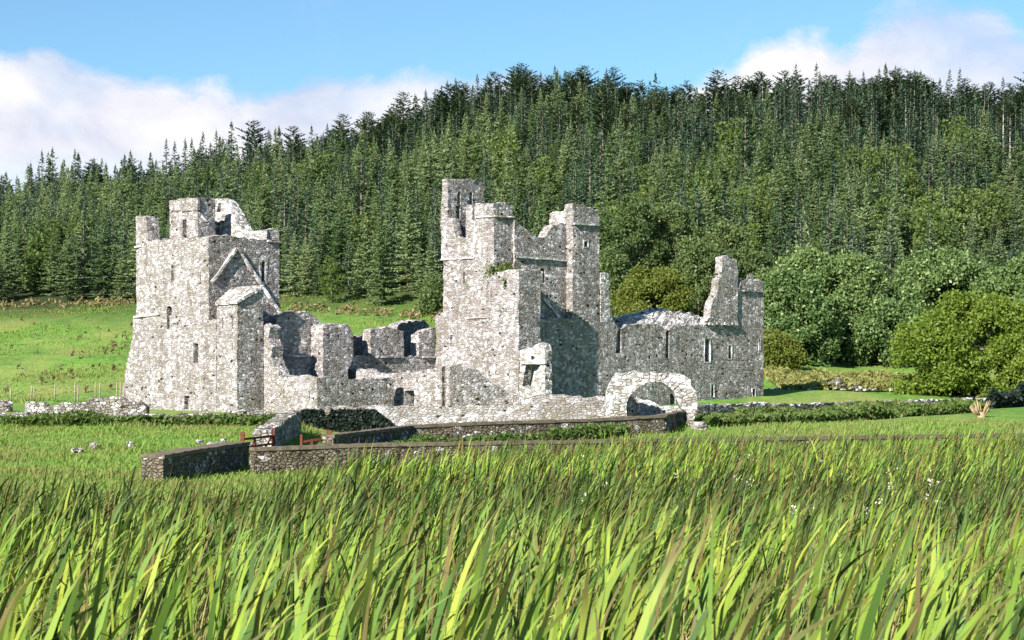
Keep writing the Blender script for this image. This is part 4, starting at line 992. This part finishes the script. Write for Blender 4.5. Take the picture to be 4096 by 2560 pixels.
DM = ([-.36, -.2, -.14, -.115, -.08, -.02, .1, .36], [37, 37, 36, 40, 58, 68, 72, 76])
def reed_set(dens, d0, d1, hm, seed, segs, clump):
    x, y = scatter(rng, dens, d0, d1, .34, DM, clump, 18 if d0 < 24 else 6); n = len(x)
    patch = np.array([noise.noise(Vector((a * .22, b * .22, 3))) for a, b in zip(x, y)])
    h = hm * rng.uniform(.5, 1.18, n) * (1 + .28 * patch); w = rng.uniform(.022, .055, n)
    az = rng.normal(.0, .8, n); lean = np.abs(rng.normal(.16, .14, n)); bend = np.abs(rng.normal(.55, .5, n)) + .1
    flop = rng.uniform(0, 1, n) < .2; bend = np.where(flop, bend + rng.uniform(.8, 1.7, n), bend)
    return x, y, h, w, az, lean, bend
parts = [reed_set(34, 4.6, 11, 1.0, 1, 8, .8), reed_set(26, 11, 24, 1.12, 2, 7, .7), reed_set(22, 24, 44, 1.25, 3, 6, .5), reed_set(26, 44, 77, 1.5, 4, 5, .2)]
for i, (pt, sg) in enumerate(zip(parts, (9, 7, 6, 5))):
    x, y, h, w, az, le, be = pt
    if i == 3: w = w * 1.5
    if i == 2: w = w * 1.15
    blades('reeds', ['wide wind-bent reed leaves closest to the camera', 'wind-bent green reeds in the front of the marsh', 'dense green reeds in the middle of the marsh', 'fine distant reeds up to the roadside wall'][i], x, y, terrain(x, y) - .02, h, w, az, le, be, rng, (REED_Y, REED_Y, REED_T, REED)[i], 'reeds', sg, dryp=(.06, .06, .1, .08)[i])
rh = np.random.default_rng(77); n = 150
d = rh.uniform(4.7, 10, n); a = rh.uniform(-.3, .32, n); a = np.where(rh.uniform(0, 1, n) < .6, np.abs(a), a); x, y = a * d, d
blades('reeds', 'tall broad reed blades standing above the rest at the very front', x, y, terrain(x, y) - .02, rh.uniform(1.05, 1.5, n), rh.uniform(.032, .055, n), rh.normal(0, .6, n), np.abs(rh.normal(.22, .12, n)), np.abs(rh.normal(.45, .4, n)), rh, REED_Y, 'reeds', 12, dryp=.05)
# thin grass between the reeds
for i, (dn, d0, d1, hh, ww) in enumerate([(150, 4.6, 12, .42, .006), (60, 12, 30, .5, .010), (16, 30, 60, .5, .02)]):
    x, y = scatter(rng, dn, d0, d1, .34, DM, .4, 10); n = len(x)
    blades('marsh_grass', ['fine yellow grass among the nearest reeds', 'fine straw grass among the front reeds', 'straw grass among the far reeds'][i], x, y, terrain(x, y) - .02, hh * rng.uniform(.5, 1.4, n), ww * rng.uniform(.7, 1.5, n), rng.normal(.1, 1.0, n), np.abs(rng.normal(.2, .2, n)), np.abs(rng.normal(.6, .4, n)), rng, STRAW, 'grass', 4, dryp=.3)
# rough meadow grass in front of the walls
MEAD = blade_mat('meadow_blade', [(.075, .18, .03), (.13, .25, .04), (.19, .27, .06), (.1, .22, .035)], (.27, .23, .09), (.24, .24, .09), .3, .8, .75)
d = np.sqrt(rng.uniform(42 ** 2, 112 ** 2, 52000)); a = rng.uniform(-.33, .0, 52000)
d2_ = np.sqrt(rng.uniform(76 ** 2, 112 ** 2, 24000)); a2_ = rng.uniform(.0, .33, 24000)
d = np.concatenate([d, d2_]); a = np.concatenate([a, a2_]); x, y = a * d, d; n = len(x)
nz = np.array([noise.noise(Vector((p * .3, q_ * .18, 7))) for p, q_ in zip(x, y)])
h = (.16 + .3 * np.clip(nz + .15, 0, 1)) * rng.uniform(.6, 1.3, n)
blades('meadow_grass', 'rough tufted meadow grass before the walls', x, y, np.array([terrain_b(p, q_) for p, q_ in zip(x, y)]) - .02, h, rng.uniform(.03, .06, n), rng.normal(.1, 1.2, n), np.abs(rng.normal(.25, .2, n)), np.abs(rng.normal(.5, .4, n)), rng, MEAD, 'grass', 3, dryp=.08)
d = np.sqrt(rng.uniform(140 ** 2, 246 ** 2, 60000)); a = rng.uniform(-.33, .0, 60000); x, y = a * d, d; n = len(x)
nz = np.array([noise.noise(Vector((p * .12, q_ * .07, 17))) for p, q_ in zip(x, y)]); k = nz + rng.uniform(-.35, .35, n) > -.02; x, y, nz = x[k], y[k], nz[k]; n = len(x)
blades('meadow_grass', 'tussocky grass on the green slope below the wood', x, y, np.array([terrain_b(p, q_) for p, q_ in zip(x, y)]) - .02, (.16 + .3 * np.clip(nz, 0, 1)) * rng.uniform(.6, 1.4, n), rng.uniform(.07, .13, n), rng.normal(.1, 1.2, n), np.abs(rng.normal(.25, .2, n)), np.abs(rng.normal(.5, .4, n)), rng, MEAD, 'grass', 2, dryp=.1)
# creamy meadowsweet heads
FLOW = plain_mat('cream_petals', (.45, .42, .28), (.62, .58, .44), 20, .1)
x, y = scatter(rng, .1, 24, 60, .3, None); k = (x / y > .03) & (x / y < .26) & (y > 20); x, y = x[k], y[k]
cs = np.stack([x, y, terrain(x, y) + rng.uniform(.75, 1.12, len(x))], -1)
v, f = leaf_tris(cs, .03, rng, 10, .035)
o = bpy.data.objects.new('meadowsweet', fast_mesh('meadowsweet', v, f, FLOW)); COL.objects.link(o); tag(o, 'creamy meadowsweet flower heads scattered in the reeds', 'flowers', None, 'stuff')

# ------------------------------------------------------------------ sun, sky
SUN_H = Vector((-.575, -.818)).normalized(); EL = D2R(29)
sd = bpy.data.lights.new('sun', 'SUN'); so = bpy.data.objects.new('sun', sd); COL.objects.link(so)
sd.energy = 5.0; sd.angle = D2R(.5); sd.color = (1.0, .95, .87)
to = Vector((SUN_H.x * math.cos(EL), SUN_H.y * math.cos(EL), math.sin(EL))); so.rotation_euler = to.to_track_quat('Z', 'Y').to_euler(); so.location = to * 60
wd = bpy.data.worlds.new('World'); scene.world = wd; wd.use_nodes = True; nt = wd.node_tree; nt.nodes.clear(); g = NT(nt)
sky = g.n('ShaderNodeTexSky', sky_type='NISHITA', sun_disc=False, sun_elevation=EL, sun_rotation=math.atan2(SUN_H.x, SUN_H.y)); sky.air_density = 1.0; sky.dust_density = 0; sky.ozone_density = 2.0
tc = g.n('ShaderNodeTexCoord').outputs['Generated']; sx_ = g.n('ShaderNodeSeparateXYZ'); g.l(tc, sx_.inputs[0])
yv = g.math('MAXIMUM', g.math('ABSOLUTE', sx_.outputs[1]), .15)
aa = g.math('DIVIDE', sx_.outputs[0], yv); ee = g.math('DIVIDE', sx_.outputs[2], yv)
TOPS = [(-300, 160), (0, 128), (90, 95), (200, 145), (300, 165), (400, 188), (480, 203), (560, 214), (640, 192), (700, 160), (750, 148), (820, 168), (900, 184), (1000, 184), (1100, 174), (1180, 160), (1270, 180), (1400, 235), (1560, 240), (1660, 190), (1740, 160), (1800, 105), (1900, 88), (1990, 108), (2040, 70), (2100, 35), (2200, 0), (2330, 10), (2419, 70), (2700, 120)]
fc = g.n('ShaderNodeFloatCurve'); cm = fc.mapping; cv_ = cm.curves[0]
def fx(x): return ((x * 1.6933 - CX) / F + .4) / .8
def fy(y): return ((HY - y * 1.6933) / F - .12) / .12
pts = [(max(0, min(1, fx(x))), max(0, min(1, fy(y)))) for x, y in TOPS]
cv_.points[0].location = (0, .35); cv_.points[1].location = (1, .35)
for p in pts: cv_.points.new(*p)
cm.update()
g.l(g.math('MULTIPLY', g.math('ADD', aa, .4), 1.25, True), fc.inputs['Value'])
top = g.math('ADD', g.math('MULTIPLY', fc.outputs[0], .12), .12)
mp = g.n('ShaderNodeMapping'); mp.inputs['Scale'].default_value = (1, 1, 1.5); g.l(tc, mp.inputs[0])
nA = g.noise(mp.outputs[0], 16, 8, .6, .3); nB = g.noise(mp.outputs[0], 6, 5, .55)
dens = g.math('ADD', g.math('SUBTRACT', top, ee), g.math('MULTIPLY', g.math('SUBTRACT', nA, .5), .055))
dens = g.ramp(g.math('ADD', g.math('MULTIPLY', dens, 12), .5), [(.45, 0), (.60, 1)])
hole = g.ramp(g.math('ADD', nB, g.math('MULTIPLY', ee, -.3)), [(.30, .6), (.48, 1)])
low = g.ramp(g.math('MULTIPLY', ee, 4), [(.34, .35), (.54, 1)])
dens = g.math('MULTIPLY', g.math('MULTIPLY', dens, hole), low)
wisp = g.math('MULTIPLY', g.ramp(g.noise(mp.outputs[0], 4.5, 7, .62, .8), [(.55, 0), (.8, .25)]), 1)
dens = g.math('MULTIPLY', g.math('MAXIMUM', dens, wisp), g.ramp(sx_.outputs[1], [(.2, 0), (.6, 1)]))
ccol = g.mix(g.ramp(g.math('ADD', g.math('MULTIPLY', nA, .5), g.math('MULTIPLY', nB, .5)), [(.40, 0), (.58, 1)]), (5.9, 6.2, 7.7), (9.2, 9.1, 9.3))
skyc = g.mix(1.0, sky.outputs[0], (.92, 1.22, 1.36), 'MULTIPLY')
mixc = g.mix(dens, skyc, ccol)
bg = g.n('ShaderNodeBackground', i_Strength=.05); g.l(mixc, bg.inputs[0]); wo = g.n('ShaderNodeOutputWorld'); g.l(bg.outputs[0], wo.inputs[0])
scene.view_settings.view_transform = 'Standard'; scene.view_settings.look = 'None'; scene.view_settings.exposure = 1.2; scene.view_settings.gamma = 1
scene.cycles.max_bounces = 5; scene.cycles.diffuse_bounces = 1; scene.cycles.transmission_bounces = 3; scene.cycles.glossy_bounces = 1
print('TREES', len(TREES), 'reeds', [len(p[0]) for p in parts])
